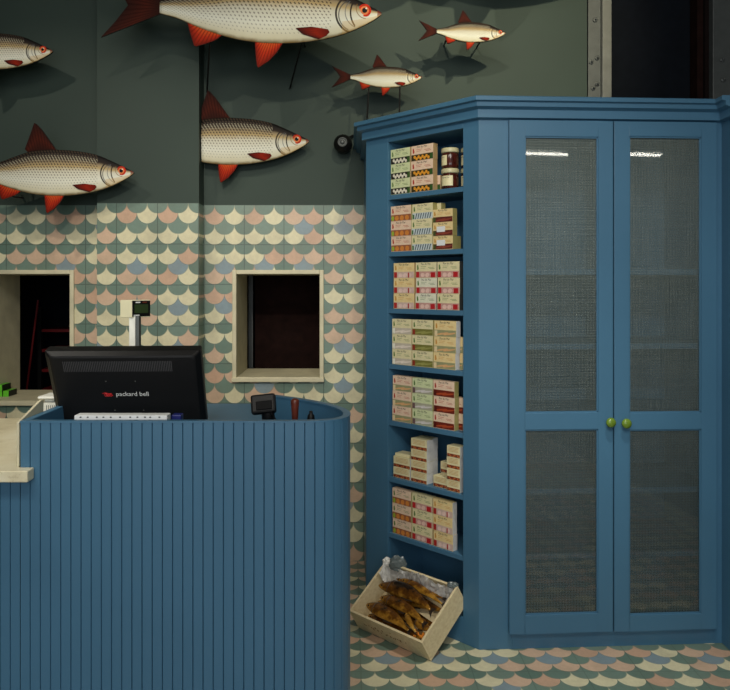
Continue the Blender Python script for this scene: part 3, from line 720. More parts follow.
def fin_bm(L, base, outer, y0, th, n=16):
    bm = bmesh.new(); l1 = bm.loops.layers.uv.new('st')
    def along(pl, t_):
        ls = [math.dist(pl[i], pl[i+1]) for i in range(len(pl)-1)]; d_ = t_*sum(ls)
        for i, l_ in enumerate(ls):
            if d_ <= l_+1e-9: k = d_/l_; return (pl[i][0]*(1-k)+pl[i+1][0]*k, pl[i][1]*(1-k)+pl[i+1][1]*k)
            d_ -= l_
        return pl[-1]
    B = [zz_(*p) for p in base]; O = [zz_(*p) for p in outer]; fr = []; bk_ = []
    for i in range(n+1):
        a_, b_ = along(B, i/n), along(O, i/n)
        r1 = []; r2 = []
        for j in range(4):
            u = a_[0]*(1-j/3)+b_[0]*j/3; v = a_[1]*(1-j/3)+b_[1]*j/3
            r1.append(bm.verts.new(((u-1)*L, y0, v*L))); r2.append(bm.verts.new(((u-1)*L, y0+th, v*L)))
        fr.append(r1); bk_.append(r2)
    for i in range(n):
        for j in range(3):
            f = bm.faces.new((fr[i][j], fr[i+1][j], fr[i+1][j+1], fr[i][j+1]))
            for lp, (a_, b_) in zip(f.loops, ((i, j), (i+1, j), (i+1, j+1), (i, j+1))): lp[l1].uv = (a_/n, b_/3)
            f = bm.faces.new((bk_[i][j], bk_[i+1][j], bk_[i+1][j+1], bk_[i][j+1])); f.material_index = 1
        f = bm.faces.new((fr[i][3], fr[i+1][3], bk_[i+1][3], bk_[i][3])); f.material_index = 1
        f = bm.faces.new((fr[i][0], fr[i+1][0], bk_[i+1][0], bk_[i][0])); f.material_index = 1
    for i in (0, n):
        for j in range(3): f = bm.faces.new((fr[i][j], fr[i][j+1], bk_[i][j+1], bk_[i][j])); f.material_index = 1
    return bm
FINS = {'tail_fin': ([(182, 206), (182, 221), (182, 235)], [(50, 145), (85, 187), (107, 218), (80, 255), (48, 292)], 'fin_dark'),
        'dorsal_fin': ([(342, 159), (385, 153), (428, 151)], [(331, 148), (346, 108), (362, 62), (386, 88), (410, 122), (430, 150)], 'fin_dark'),
        'anal_fin': ([(250, 257), (285, 270), (318, 280)], [(240, 252), (250, 285), (258, 308), (283, 300), (304, 292), (319, 280)], 'fin_red'),
        'pelvic_fin': ([(400, 292), (430, 294), (453, 293)], [(393, 293), (396, 325), (400, 352), (425, 335), (444, 314), (456, 293)], 'fin_red')}
def fish_board(nose, Lpx, Y, label, rot=0, ucut=0, rods=(), fins=None):
    L = Lpx/F*Y; n0 = P(nose[0], nose[1], Y)
    t_ = thing('fish_board', label, 'fish decoration', n0, (0, 0, 0), 'painted fish on the dark green wall')
    t_.rotation_euler = (0, R(rot), 0)
    obj('body', fish_body(L, ucut), [M['fish'], M['edge']], t_)
    for nm, (b_, o_, mm) in FINS.items():
        if fins is not None and nm not in fins: continue
        bmf = fin_bm(L, b_, o_, .002, .009)
        if ucut:
            bmesh.ops.bisect_plane(bmf, geom=bmf.verts[:]+bmf.edges[:]+bmf.faces[:], plane_co=((ucut-1)*L, 0, 0), plane_no=(-1, 0, 0), clear_outer=True)
        obj(nm, bmf, [M[mm], M['edge']], t_, recalc=False)
    # pectoral fin lies on the flank
    def dep(u, v):
        tp, bt = interp(TOP, u), interp(BOT, u); s = min(1, max(0, (v-bt)/(tp-bt))); return -BUL*(tp-bt)*4*s*(1-s)*L
    b_ = [(556, 262), (560, 268), (553, 276)]; o_ = [(520, 258), (484, 262), (500, 275), (536, 284)]
    u_, v_ = zz_(525, 270)
    bmf = fin_bm(L, b_, o_, 0, .002)
    for v in bmf.verts:
        uu = v.co.x/L+1; v.co.y += dep(uu, v.co.z/L)-.0035
    obj('pectoral_fin', bmf, [M['fin_pec'], M['edge']], t_, recalc=False)
    ue, ve = zz_(637, 217); dy = dep(ue, ve); bm = bmesh.new()
    for r_, o2, mi in ((.0235, -.0015, 0), (.0165, -.0022, 1), (.0095, -.0029, 2), (.0035, -.0034, 3)):
        cx_ = (ue-1)*L+(.006*L if mi == 3 else 0); cz_ = ve*L+(.007*L if mi == 3 else 0)
        lathe(bm, [(r_*L, 0), (r_*L*.9, .0012)], (cx_, dy+o2+.002, cz_), 24, mi, axis=(0, -1, 0))
    obj('eye', bm, [M['eye_o'], M['eye_m'], M['pupil'], M['glint']], t_)
    minv = (Matrix.Translation(n0) @ Matrix.Rotation(R(rot), 4, 'Y')).inverted()
    for rp in rods:
        bm = bmesh.new(); tube(bm, [minv @ p for p in rp], .0042, 8); obj('mounting_rod', bm, M['blackm'], t_)
    return t_
def backrod(px, py, Y, Yw=YW, drop=0.0):
    a_ = P(px, py, Y+.012); return [a_, Vector((a_.x, Yw, a_.z-drop))]
Y1 = 3.30
def bent(px, py, Y, px2, py2):
    a_ = P(px, py, Y+.014); b_ = P(px2, py2, YW-.03); return [a_, a_+Vector((0, .02, 0)), b_, Vector((b_.x, YW, b_.z))]
fish_board((381.5, 13.5), 279, Y1, 'giant painted fish with red fins across the top, largest of all the fish', rot=1.6,
           rods=[bent(209, 38, Y1, 207, 92), backrod(300, 20, Y1), [P(306, 25, Y1+.014), P(306, 25, Y1+.014)+Vector((0, .02, 0)), P(290, 88, YW-.02), P(290, 88, YW)]])
fish_board((52.5, 51), 157, 3.48, 'painted fish cut by the left picture edge, upper of the two on the left wall', rods=[backrod(20, 50, 3.48), backrod(-40, 52, 3.48)])
fish_board((133.5, 172.5), 198, 3.44, 'large painted fish with red pelvic fin just above the tiles, on the left wall',
           rods=[backrod(80, 165, 3.44), backrod(10, 170, 3.44), [P(13, 192, 3.455), P(13, 197, 3.455), P(22, 198, 3.50), P(22, 196, YW)]])
fish_board((309, 141), 202, 3.60, 'painted fish emerging from behind the pilaster above the right hatch', ucut=.468, fins=('dorsal_fin', 'pelvic_fin'),
           rods=[backrod(235, 142, 3.60), backrod(280, 142, 3.60)])
def droprod(px, py, Y, px2, zb): a_ = P(px, py, Y+.013); return [a_, Vector(((px2-350)/F*Y, Y+.013, zb))]
fish_board((422, 77), 90, 3.5, 'small painted fish standing on rods above the left end of the cabinet',
           rods=[droprod(369, 84, 3.5, 366, 2.0955), droprod(400, 84, 3.5, 399, 2.0895)])
fish_board((505.5, 33), 86.5, 3.44, 'small painted fish high on the wall right of the giant fish, casting a clear shadow', rot=1.5, rods=[backrod(450, 30, 3.44), backrod(485, 32, 3.44)])
fish_board((640, -80), 330, 3.28, 'big painted fish just above the picture, whose shadow falls at the top right', rot=1, rods=[backrod(560, -50, 3.28), backrod(440, -48, 3.28)])
# ball shaped wall camera
bc = thing('wall_camera', 'small black ball shaped camera on the wall beside the cabinet crown', 'camera', P(343, 144, 3.62))
bm = bmesh.new(); bmesh.ops.create_uvsphere(bm, u_segments=28, v_segments=18, radius=.047); obj('ball_housing', bm, M['blackm'], bc, smooth=True)
bm = bmesh.new(); ax = Vector((-.05, -1, .02)).normalized(); lathe(bm, [(.024, 0), (.024, .006), (.019, .008), (.018, .003), (.010, .004), (.009, .010), (.004, .011)], ax*.042, 24, axis=ax); obj('lens_ring', bm, M['steel'], bc, smooth=True)
bm = bmesh.new(); tube(bm, [(.02, .02, .03), (.05, .04, .05), (.06, .061, .055)], .006, 8); obj('bracket', bm, M['blackm'], bc)
# ------------------------------------------------------------------ cartons of preserves
def cc(n, c, **k):
    key = 'cc_%s' % n
    if key not in M: M[key] = mat(n, c, .45, var=k.get('var', .07), scale=k.get('scale', 60))
    return M[key]
LB = {'cream': (222, 212, 168), 'green': (206, 214, 168), 'pink': (226, 198, 172), 'yellow': (228, 204, 148), 'white': (222, 220, 196)}
SD = {'tan': (176, 148, 104), 'olive': (156, 148, 92), 'dark': (58, 60, 58), 'white': (206, 206, 204)}
PIC = {'eggs': ((34, 30, 26), (224, 218, 200), (60, 90, 40)), 'fruit': ((60, 52, 24), (220, 150, 50), (50, 84, 36)), 'loaves': ((150, 90, 60), (206, 130, 60), (150, 170, 60)),
       'sardines': ((196, 206, 208), (60, 78, 84), (70, 110, 60)), 'meat': ((96, 40, 34), (140, 66, 50), (70, 80, 40)), 'salmon': ((206, 178, 166), (226, 196, 186), (170, 40, 36)),
       'salmonr': ((196, 150, 140), (226, 190, 176), (180, 34, 40)), 'fillet': ((196, 184, 166), (226, 214, 200), (232, 230, 214)), 'greenfish': ((120, 118, 58), (152, 150, 84), (140, 50, 34)),
       'peach': ((150, 150, 110), (214, 166, 116), (226, 204, 160)), 'squid': ((170, 168, 146), (210, 204, 200), (110, 84, 84)), 'redfish': ((110, 36, 22), (170, 72, 40), (84, 24, 18)),
       'bits': ((130, 56, 34), (190, 110, 60), (90, 40, 30))}
_box = {}
def carton_mesh(label, side, pic, acc, wd_, ht_, dp_, sticker=False):
    key = (label, side, pic, acc, round(wd_, 4), ht_, dp_, sticker)
    if key in _box: return _box[key]
    pb, p1, p2 = PIC[pic]
    mats = [cc('label_'+label, LB[label]), cc('side_'+side, SD[side]), cc('pic_bg_'+pic, pb), cc('pic_a_'+pic, p1), cc('pic_b_'+pic, p2), M['ink'], cc('accent_'+acc, {'red': (170, 50, 40), 'green': (90, 120, 60), 'gold': (196, 140, 60)}[acc]), M['paper']]
    bm = bmesh.new(); box(bm, 0, wd_, 0, dp_, 0, ht_, 0)
    for f in bm.faces:
        if abs(f.calc_center_median().x-wd_) < 1e-5: f.material_index = 1
    fr = .42; small = pic == 'bits'
    if small: fr = .3
    rect(bm, .001, wd_-.001, .0015, ht_*fr, -.0003, 2)
    random.seed(hash(pic) % 7 if False else len(pic)*7+3)
    h0 = ht_*fr
    if pic in ('eggs', 'fruit'):
        for k in range(8):
            disc(bm, wd_*(.16+.09*k), h0*(.35 if k % 2 else .62), wd_*.055, h0*.26, -.0006, 3, 10)
        rect(bm, wd_*.86, wd_*.98, .003, h0*.9, -.0006, 4)
    elif pic == 'sardines':
        for k in range(7):
            x = wd_*(.14+.115*k); bm.faces.new([bm.verts.new((a_, -.0006, b_)) for a_, b_ in ((x, .002), (x+wd_*.04, .002), (x+wd_*.11, h0*.95), (x+wd_*.06, h0*.95))]).material_index = 3
        rect(bm, .002, wd_*.1, .003, h0*.8, -.0006, 4)
    elif pic == 'bits':
        for k in range(9): disc(bm, wd_*(.08+.105*k), h0*(.3+.3*(k % 2)), wd_*.05, h0*.28, -.0006, 3 if k % 3 else 4, 7, k)
    elif pic in ('salmon', 'salmonr'):
        rect(bm, wd_*.02, wd_*.17, .002, h0*.95, -.0006, 4)
        for k in range(3): disc(bm, wd_*(.34+.22*k), h0*.45, wd_*.1, h0*.33, -.0006, 3, 12, .3*k)
        rect(bm, wd_*(.7 if pic == 'salmon' else .72), wd_*(.76 if pic == 'salmon' else .93), .002, h0*.85, -.0008, 4)
    elif pic == 'loaves':
        disc(bm, wd_*.1, h0*.45, wd_*.07, h0*.4, -.0006, 4, 10)
        for k in range(3): disc(bm, wd_*(.3+.25*k), h0*.46, wd_*.1, h0*.42, -.0006, 3, 10)
    else:
        for k in range(4): disc(bm, wd_*(.3+.16*k), h0*(.42+.08*(k % 2)), wd_*.2, h0*.13, -.0005-.0001*k, 3, 12, .18)
        rect(bm, wd_*.02, wd_*.15, .002, h0*.9, -.0011, 4)
    # lettering and little lines of print
    if not small:
        add_text(bm, 'Pan do Mar', wd_*.46, 1.15, lambda x, y: Vector((wd_*.5+x, -.0005, ht_*.83+y)), 5)
        for (a_, b_, zc) in ((.24, .5, .72), (.6, .86, .66), (.66, .9, .58), (.24, .44, .62)): rect(bm, wd_*a_, wd_*b_, ht_*zc, ht_*(zc+.022), -.0005, 6)
        bm.faces.new([bm.verts.new((wd_*a_, -.0005, ht_*b_)) for a_, b_ in ((.07, .55), (.12, .5), (.15, .62), (.11, .85), (.07, .8))]).material_index = 6
    else:
        for zc in (.86, .74, .62, .5): rect(bm, wd_*.12, wd_*.88, ht_*zc, ht_*(zc+.03), -.0005, 6)
    if sticker: rect(bm, wd_*.2, wd_*.62, ht_*.3, ht_*.72, -.0014, 7)
    me_o = obj('tmp', bm, mats, recalc=True); me = me_o.data; bpy.data.objects.remove(me_o); me.name = 'preserve_carton'
    _box[key] = me; return me
ORD = ['top', 'second', 'third', 'fourth', 'fifth', 'sixth', 'seventh']
def carton(sx0, sx1, shelf, lev, spec, dpt, n0, where, ht_=None, nlev=3, jit=0):
    """sx0, sx1: where the front's two edges stand along the shelf, read as photo columns"""
    label, side, pic, acc, desc = spec[:5]; ht_ = ht_ or .0635
    s0, s1 = s_px(sx0), s_px(sx1); wd_ = round(s0-s1-.0012, 3)
    me = carton_mesh(label, side, pic, acc, wd_, ht_, dpt, len(spec) > 5)
    o = bpy.data.objects.new('preserve_carton', me); COL.objects.link(o)
    o.location = D(s0-.0006+jit, n0, ZS[shelf]+.0006+lev*(ht_+.0006)); o.rotation_euler = (0, 0, R(-45))
    rank = {1: ['single one'], 2: ['lower', 'upper'], 3: ['bottom', 'middle', 'top'], 4: ['bottom', 'second lowest', 'second highest', 'top']}[nlev][lev]
    tag(o, '%s carton with %s, %s of %s, %s shelf' % ({'cream': 'cream', 'green': 'pale green', 'pink': 'pinkish cream', 'yellow': 'yellow cream', 'white': 'whitish'}[label], desc, rank, where, ORD[shelf]),
        'box', 'cartons of preserves on the open shelves')
    return o
def stack(x0, x1, shelf, n, spec, where, dp=.028, n0=.012, ht_=None, jit=0):
    random.seed(int(x0*10)+shelf*77)
    for k in range(n):
        sp_ = spec[k] if isinstance(spec, list) else spec
        carton(x0, x1, shelf, k, sp_, dp, n0+random.uniform(-.001, .002), where, ht_, n, random.uniform(-.0015, .0015)+jit)
EG = ('green', 'tan', 'eggs', 'green', 'white mussel picture'); FRU = ('pink', 'tan', 'fruit', 'red', 'orange mussel picture')
LOA = ('pink', 'olive', 'loaves', 'red', 'orange brown picture'); SAR = ('cream', 'olive', 'sardines', 'green', 'striped sardine picture')
MEA = ('yellow', 'olive', 'meat', 'gold', 'dark red picture'); MES = MEA+(1,)
SA = ('yellow', 'tan', 'salmon', 'gold', 'pale pink picture'); SB = ('cream', 'dark', 'salmonr', 'green', 'pink and red picture'); SC = ('white', 'dark', 'salmonr', 'green', 'pink and red picture')
FI = ('cream', 'tan', 'fillet', 'green', 'pale fillet picture'); GR = ('cream', 'olive', 'greenfish', 'green', 'green olive picture'); PE = ('yellow', 'white', 'peach', 'gold', 'peach coloured picture')
PK = ('pink', 'tan', 'peach', 'red', 'peach coloured picture'); SQ = ('green', 'olive', 'squid', 'green', 'grey squid picture'); RD = ('pink', 'olive', 'redfish', 'red', 'deep red brown picture')
BI = ('cream', 'white', 'bits', 'gold', 'small brown pictures'); BT = ('cream', 'olive', 'bits', 'gold', 'small brown pictures')
stack(388.9, 408.4, 0, 3, EG, 'left stack'); stack(409, 431, 0, 3, FRU, 'second stack'); stack(413, 433.5, 0, 1, FRU, 'row behind second stack', n0=.043)
stack(389, 409.3, 1, 3, LOA, 'left stack'); stack(409.8, 430.6, 1, 3, SAR, 'second stack'); stack(412, 434, 1, 3, SAR, 'stack behind them', n0=.043)
stack(431, 451, 1, 3, [MES, MES, MEA], 'right stack', ht_=.0535); stack(430.5, 450, 1, 1, MEA, 'row behind right stack', n0=.043, ht_=.0535)
stack(391.8, 412.6, 2, 3, SA, 'left stack'); stack(413.6, 434.8, 2, 3, [SC, SC, SB], 'middle stack'); stack(435.4, 457.8, 2, 3, SB, 'right stack')
stack(390.3, 409.8, 3, 3, FI, 'left stack'); stack(410.3, 431.2, 3, 3, GR, 'middle stack'); stack(431.9, 454, 3, 3, PE, 'right stack'); stack(433, 456.5, 3, 2, PE, 'stack behind right one', n0=.043)
stack(390.5, 409.5, 4, 3, PK, 'left stack'); stack(410, 430.6, 4, 3, SQ, 'middle stack'); stack(431.2, 452.4, 4, 3, RD, 'right stack'); stack(433, 456.5, 4, 2, RD, 'stack behind right one', n0=.043)
stack(390.5, 409.5, 6, 3, LOA[:2]+('loaves', 'green', 'brown and red picture'), 'left stack'); stack(410, 430.6, 6, 3, SB[:1]+('tan', 'salmonr', 'green', 'pink and red picture'), 'middle stack'); stack(431.2, 450.8, 6, 3, ('yellow', 'white', 'salmon', 'gold', 'pale pink picture'), 'right stack')
stack(390.3, 406.8, 5, 2, BI, 'left small stack', dp=.05, n0=.02, ht_=.0445)
stack(407.8, 423.8, 5, 4, BI, 'second small stack', dp=.045, n0=.02, ht_=.0445); stack(407.5, 422.2, 5, 4, BI, 'stack behind second one', dp=.03, n0=.072, ht_=.0445)
stack(429.2, 444, 5, 1, BT, 'front gap between small stacks', dp=.045, n0=.024, ht_=.0445)
stack(427.5, 441, 5, 2, BT, 'rear gap between small stacks', dp=.04, n0=.085, ht_=.0445)
stack(444.6, 458, 5, 4, BI, 'right small stack', dp=.045, n0=.014, ht_=.0445)
# loose lid on the left small stack
bm = bmesh.new(); box(bm, 0, .075, 0, .055, 0, .012); bm.verts.ensure_lookup_table()
o = obj('carton_lid', bm, [cc('label_cream', LB['cream'])], loc=D(s_px(391.5), .022, ZS[5]+.0006+2*.0452), bevel=.001); o.rotation_euler = (0, 0, R(-40))
tag(o, 'flat cream packet lying on the left stack of small cartons, sixth open shelf', 'packet')
# jars
M['jar_glass'] = mat('dark_jar_contents', (66, 26, 20), .12, var=.5, scale=70); M['lidc'] = mat('cream_jar_lid', (196, 190, 150), .35, var=.05)
def jar_tree(loc_, lab, rz):
    j = thing('glass_jar', lab, 'jar', loc_, (0, 0, rz), 'jars on the top open shelf'); h_ = .082
    bm = bmesh.new(); lathe(bm, [(.030, 0), (.0335, .004), (.034, .02), (.034, .05), (.033, .058), (.029, .063)], (0, 0, 0), 28); obj('glass_body', bm, M['jar_glass'], j, smooth=True)
    bm = bmesh.new(); lathe(bm, [(.0345, .0635), (.0355, .066), (.0355, .078), (.033, .0815), (.028, .0805)], (0, 0, 0), 28); obj('lid', bm, M['lidc'], j, smooth=True)
    bm = bmesh.new(); n = 18; vs = []
    for z in (.012, .052): vs.append([bm.verts.new((.0346*math.cos(a), .0346*math.sin(a), z)) for a in [R(175+125*k/n) for k in range(n+1)]])
    for k in range(n):
        bm.faces.new((vs[0][k], vs[0][k+1], vs[1][k+1], vs[1][k]))
    add_text(bm, 'Pan do Mar', .034, 1.2, lambda x, y: Vector((.0350*math.cos(R(250)+x/.035), .0350*math.sin(R(250)+x/.035), .042+y)), 1)
    obj('paper_label', bm, [cc('label_cream', LB['cream']), M['ink']], j, smooth=True)
for i, (px_, n_) in enumerate(((450.2, .045), (464.5, .06))):
    for lev in range(2):
        k_ = (px_-350)/F; s_ = s_px(px_)
        # centre set back by n_: slide along so that it still stands where seen
        s_ = (C0.x+nn.x*n_-k_*(C0.y+nn.y*n_))/(S2+k_*S2)
        if i == 1: s_, n_ = So0+.0375, .096
        jar_tree(D(s_, n_, ZS[0]+.0006+lev*.0822), 'cream lidded jar, %s of the %s' % (('upper' if lev else 'lower'), 'front pair, top shelf' if i == 0 else 'rear pair half hidden by the frame, top shelf'), R(-20 if lev == 0 else -60))
# ------------------------------------------------------------------ crate of smoked fish
PHI = R(33); HB = .103; LB_ = .375; DB_ = .262; wt = .009
Bc = P(431.3, 661.5, H*F/374.5); Bc.z = 0
lx = Vector((-S2, S2, 0)); ly = (nn*math.cos(PHI)+Vector((0, 0, math.sin(PHI)))); lz = Vector((0, 0, math.cos(PHI)))-nn*math.sin(PHI)
MC = Matrix(((lx.x, ly.x, lz.x, Bc.x), (lx.y, ly.y, lz.y, Bc.y), (lx.z, ly.z, lz.z, .0012), (0, 0, 0, 1)))
crate = thing('wooden_crate', 'pale wooden crate of smoked fish tilted against the cabinet foot', 'crate', (Bc.x, Bc.y, 0))
Mi = Matrix.Translation(-Vector((Bc.x, Bc.y, 0)))
def cbox(nm, a_, mm='crate'):
    bm = bmesh.new(); box(bm, *a_, M=Mi @ MC); return obj(nm, bm, M[mm], crate, bevel=.0012)
cbox('base_board', (0, LB_, 0, DB_, 0, .008))
cbox('front_board', (0, LB_, 0, wt, .0082, HB)); cbox('back_board', (0, LB_, DB_-wt, DB_, .0082, HB))
cbox('end_board', (0, wt, wt+.0002, DB_-wt-.0002, .0082, HB)); cbox('end_board', (LB_-wt, LB_, wt+.0002, DB_-wt-.0002, .0082, HB))
bm = bmesh.new()       # faint stencilled marks on the front board
random.seed(9)
M['stencil'] = mat('faint_brown_stencil', (150, 118, 76), .7)
for k in range(16):
    x = LB_-.06-.0125*k-random.uniform(0, .004); z = .045+random.uniform(-.008, .012)
    box(bm, x, x+random.uniform(.003, .008), -.0006, 0, z, z+random.uniform(.004, .012), M=Mi @ MC)
for (x, z) in ((.17, .07), (.1, .05), (.25, .06)): lathe(bm, [(.003, 0), (.002, .0008)], (Mi @ MC) @ Vector((x, 0, z)), 8, axis=-ly)
obj('stencil_marks', bm, M['stencil'], crate)
# paper liner
def crumple(a_, b_, nu, nv, fn, seed):
    random.seed(seed); bm = bmesh.new(); g_ = [[bm.verts.new(fn(i/nu, j/nv)) for j in range(nv+1)] for i in range(nu+1)]
    for i in range(nu):
        for j in range(nv): bm.faces.new((g_[i][j], g_[i+1][j], g_[i+1][j+1], g_[i][j+1]))
    return bm
M['tissue'] = mat('white_tissue', (228, 226, 220), .6, var=.06); M['plastic'] = mat('grey_plastic_film', (96, 106, 106), .3, var=.3)
random.seed(3)
def liner(i, j):       # runs from the left end wall along the back wall, edge rising over the rim
    arc = i*(.06+LB_-.03); k = .006
    rnd_ = random.uniform(0, .006)*(.4+j)
    top = HB-.012+.028*j*(0.6+.4*math.sin(i*13))*(1.0 if j > .75 else .2)
    z = .02+(top-.02)*j
    if arc < .06: p = Vector((LB_-wt-.004-rnd_-.012*(1-j), DB_-wt-.06+arc, z))
    else: p = Vector((LB_-wt-.004-(arc-.06)-.001, DB_-wt-.004-rnd_-.03*(1-j), z))
    if j > .9: p.z += random.uniform(-.006, .012)
    return MC @ p
bm = crumple(0, 0, 46, 9, liner, 5)
o = obj('tissue_liner', bm, M['tissue'], recalc=False, smooth=False)
sm = o.modifiers.new('solid', 'SOLIDIFY'); sm.thickness = .0008
tag(o, 'crumpled white tissue paper lining the back of the fish crate', 'paper')
def bag(c_, sx, sy, sz, seed, nm, label, mm):
    random.seed(seed); bm = bmesh.new(); bmesh.ops.create_icosphere(bm, subdivisions=3, radius=1)
    for v in bm.verts:
        k = 1+random.uniform(-.16, .16); v.co = Vector((v.co.x*sx*k, v.co.y*sy*k, max(v.co.z, -.8)*sz*k))
    o = obj(nm, bm, M[mm], loc=c_); return tag(o, label, 'plastic')
pb = MC @ Vector((LB_-.075, DB_-.004, HB+.010)); bag(pb, .034, .012, .034, 2, 'plastic_bag', 'crumpled grey plastic film rising behind the left corner of the crate', 'plastic')
pb = MC @ Vector((LB_-.022, DB_-.012, HB+.012)); bag(pb, .018, .012, .020, 6, 'tissue_wad', 'wad of white tissue poking over the rear left corner of the crate', 'tissue')
pb = MC @ Vector((.02, DB_-.006, HB+.006)); bag(pb, .022, .012, .012, 8, 'plastic_film', 'dark plastic film at the rear right corner of the crate', 'plastic')
# smoked fish
t = NT('smoked_skin'); oc = t.oc(); n = t.noise(oc, 26, 5, .6); sp = t.new('ShaderNodeSeparateXYZ'); t.t.links.new(oc, sp.inputs[0])
bl = t.m_('ADD', t.m_('MULTIPLY', sp.outputs[2], 16.0), .45)
c = t.ramp(t.m_('ADD', t.m_('MULTIPLY', n, .5), t.m_('MULTIPLY', t.m_('SUBTRACT', 1.0, bl), .35)), [(.30, lin((28, 16, 8))), (.42, lin((104, 64, 20))), (.53, lin((190, 138, 50))), (.68, lin((236, 206, 128)))])
t.set(t.b.inputs['Base Color'], c); t.b.inputs['Roughness'].default_value = .2; t.b.inputs['Metallic'].default_value = .2; t.bump(t.noise(oc, 220, 2), .25); M['smoked'] = t.m
M['smdark'] = mat('smoked_dark_fin', (40, 26, 16), .45, var=.3); M['cut'] = mat('orange_flesh', (214, 130, 40), .35, var=.35, scale=120)
def smoked(a_, b_, z, wdt, bend, label, rad=.017, roll=0):
    """a_: head, b_: tail, both (x, y) inside the crate; z: height of the spine over the crate floor"""
    A_, B_ = Vector((a_[0], a_[1], z)), Vector((b_[0], b_[1], z-.004)); Ln = (B_-A_).length; d_ = (B_-A_).normalized(); sd = Vector((-d_.y, d_.x, 0))
    org = MC @ A_; t_ = thing('smoked_fish', label, 'fish', org, (0, 0, 0), 'smoked fish in the crate')
    rot3 = MC.to_3x3()
    def T_(u, sx, sz):
        p = d_*(u*Ln)+sd*(bend*math.sin(math.pi*u)+sx)+Vector((0, 0, sz)); return rot3 @ p
    prof_ = [(0, .12), (.03, .34), (.08, .58), (.15, .78), (.22, .93), (.32, 1), (.45, .95), (.58, .78), (.7, .55), (.8, .36), (.88, .22), (.93, .2)]
    bm = bmesh.new(); rings_ = []
    for u, r_ in prof_:
        rings_.append([bm.verts.new(T_(u, math.cos(q_)*wdt*r_, math.sin(q_)*rad*r_)) for q_ in [2*math.pi*k/14 for k in range(14)]])
    for i in range(len(rings_)-1):
        for k in range(14): bm.faces.new((rings_[i][k], rings_[i][(k+1) % 14], rings_[i+1][(k+1) % 14], rings_[i+1][k]))
    bm.faces.new(rings_[0][::-1]); bm.faces.new(rings_[-1])
    b__ = obj('body', bm, M['smoked'], t_, smooth=True); sb = b__.modifiers.new('sub', 'SUBSURF'); sb.levels = 1; sb.render_levels = 1
    def plate(nm, pts_, mm):
        bm = bmesh.new(); lo = [bm.verts.new(T_(u, x_, z_-.0008)) for u, x_, z_ in pts_]; hi = [bm.verts.new(T_(u, x_, z_+.0008)) for u, x_, z_ in pts_]
        bm.faces.new(lo[::-1]); bm.faces.new(hi)
        for i in range(len(lo)): bm.faces.new((lo[i], lo[(i+1) % len(lo)], hi[(i+1) % len(lo)], hi[i]))
        obj(nm, bm, M[mm], t_)
    plate('tail_fin', [(.9, wdt*.18, 0), (1.0, wdt*.62, .001), (.965, 0, 0), (1.0, -wdt*.62, .001), (.9, -wdt*.18, 0)], 'smdark')
    plate('dorsal_fin', [(.42, wdt*.9, 0), (.46, wdt*1.22, 0), (.62, wdt*.8, 0), (.6, wdt*.66, 0)], 'smdark')
    bm = bmesh.new()      # gill cover edge
    tube(bm, [T_(.19, math.cos(q_)*wdt*.88, math.sin(q_)*rad*.90) for q_ in [R(10+20*k) for k in range(9)]], .0011, 6); obj('gill_edge', bm, M['smdark'], t_)
    bm = bmesh.new(); ez = T_(.075, wdt*.22, rad*.50); lathe(bm, [(.0042, 0), (.003, .0015)], ez, 12, axis=rot3 @ Vector((0, 0, 1))); obj('eye', bm, M['pupil'], t_)
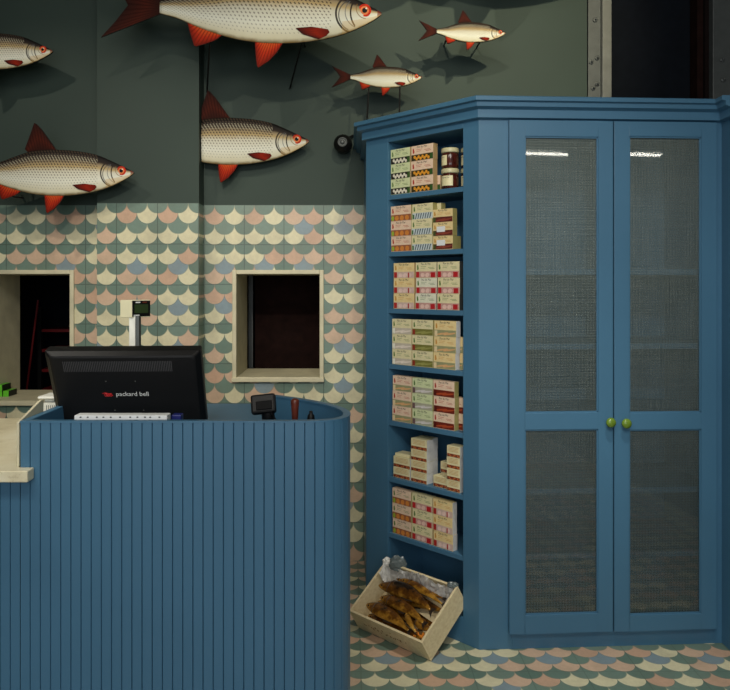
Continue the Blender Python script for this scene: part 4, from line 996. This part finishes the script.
# crate x runs from the right end (0) to the left end; y from the front board to the back
smoked((.345, .05), (.04, .05), .030, .032, 0, 'smoked fish at the bottom of the pile along the front board', .019)
smoked((.345, .118), (.02, .118), .030, .033, 0, 'smoked fish in the lower layer along the middle of the crate', .019)
smoked((.34, .185), (.03, .185), .030, .033, 0, 'smoked fish in the lower layer near the back tissue', .019)
smoked((.32, .232), (.05, .222), .052, .016, 0, 'narrow smoked fish tight against the back tissue', .013)
smoked((.35, .070), (.09, .036), .069, .030, -.014, 'golden smoked fish nearest the front board, on top', .018)
smoked((.31, .118), (.05, .082), .073, .027, -.020, 'golden brown smoked fish across the middle of the pile', .018)
smoked((.345, .160), (.045, .135), .082, .034, -.030, 'largest dark golden smoked fish on top of the rear of the pile', .021)
smoked((.27, .222), (.02, .180), .078, .018, -.008, 'slim smoked fish along the rear top edge of the pile', .013)
smoked((.15, .090), (.055, .032), .088, .012, .002, 'small smoked fish lying slantwise near the front right corner', .010)
smoked((.12, .10), (.025, .08), .056, .022, .004, 'short smoked fish at the right end of the pile', .016)
random.seed(12); bm = bmesh.new()
for k in range(10):
    c_ = MC @ Vector((.055+random.uniform(-.022, .022), .035+random.uniform(-.012, .014), .075+random.uniform(0, .008)))
    bmesh.ops.create_icosphere(bm, subdivisions=1, radius=random.uniform(.004, .007), matrix=Matrix.Translation(c_))
tag(obj('flaked_fish', bm, M['cut']), 'bright orange flaked flesh at the front right corner of the crate', 'food')['kind'] = 'stuff'
# ------------------------------------------------------------------ hanging tube lamps (front of the shop)
pn = -fn_.copy(); p0 = G(0, -.0125, 0)
def mirror(v): return v-2*((v-p0).dot(pn))*pn
cm = mirror(Vector((0, 0, H)))
def lamp_pt(px, py, dist):
    k = Vector(((px-350)/F, 1, (287-py)/F)); t_ = (p0-Vector((0, 0, H))).dot(pn)/k.dot(pn); hit = Vector((0, 0, H))+k*t_
    d_ = (hit-cm).normalized(); return hit+d_*dist
for (a_, b_, lab) in (((515, 152.8), (568, 154.5), 'left one'), ((625, 154.2), (661, 155), 'right one')):
    A_, B_ = lamp_pt(a_[0], a_[1], 2.0), lamp_pt(b_[0], b_[1], 2.0)
    lp = thing('tube_lamp', 'slim white hanging tube lamp near the shopfront, %s of two' % lab, 'lamp', (A_+B_)/2, group='hanging tube lamps')
    bm = bmesh.new(); tube(bm, [A_-lp.location, B_-lp.location], .008, 12); obj('tube', bm, M['strip'], lp, smooth=True)
    bm = bmesh.new(); up = Vector((0, 0, .02)); tube(bm, [A_-lp.location+up, B_-lp.location+up], .008, 8); obj('housing', bm, M['lampbody'], lp)
    for e_ in (A_, B_):
        bm = bmesh.new(); tube(bm, [e_-lp.location+up, Vector((e_.x, e_.y, CEIL))-lp.location], .002, 6); obj('wire', bm, M['blackm'], lp)
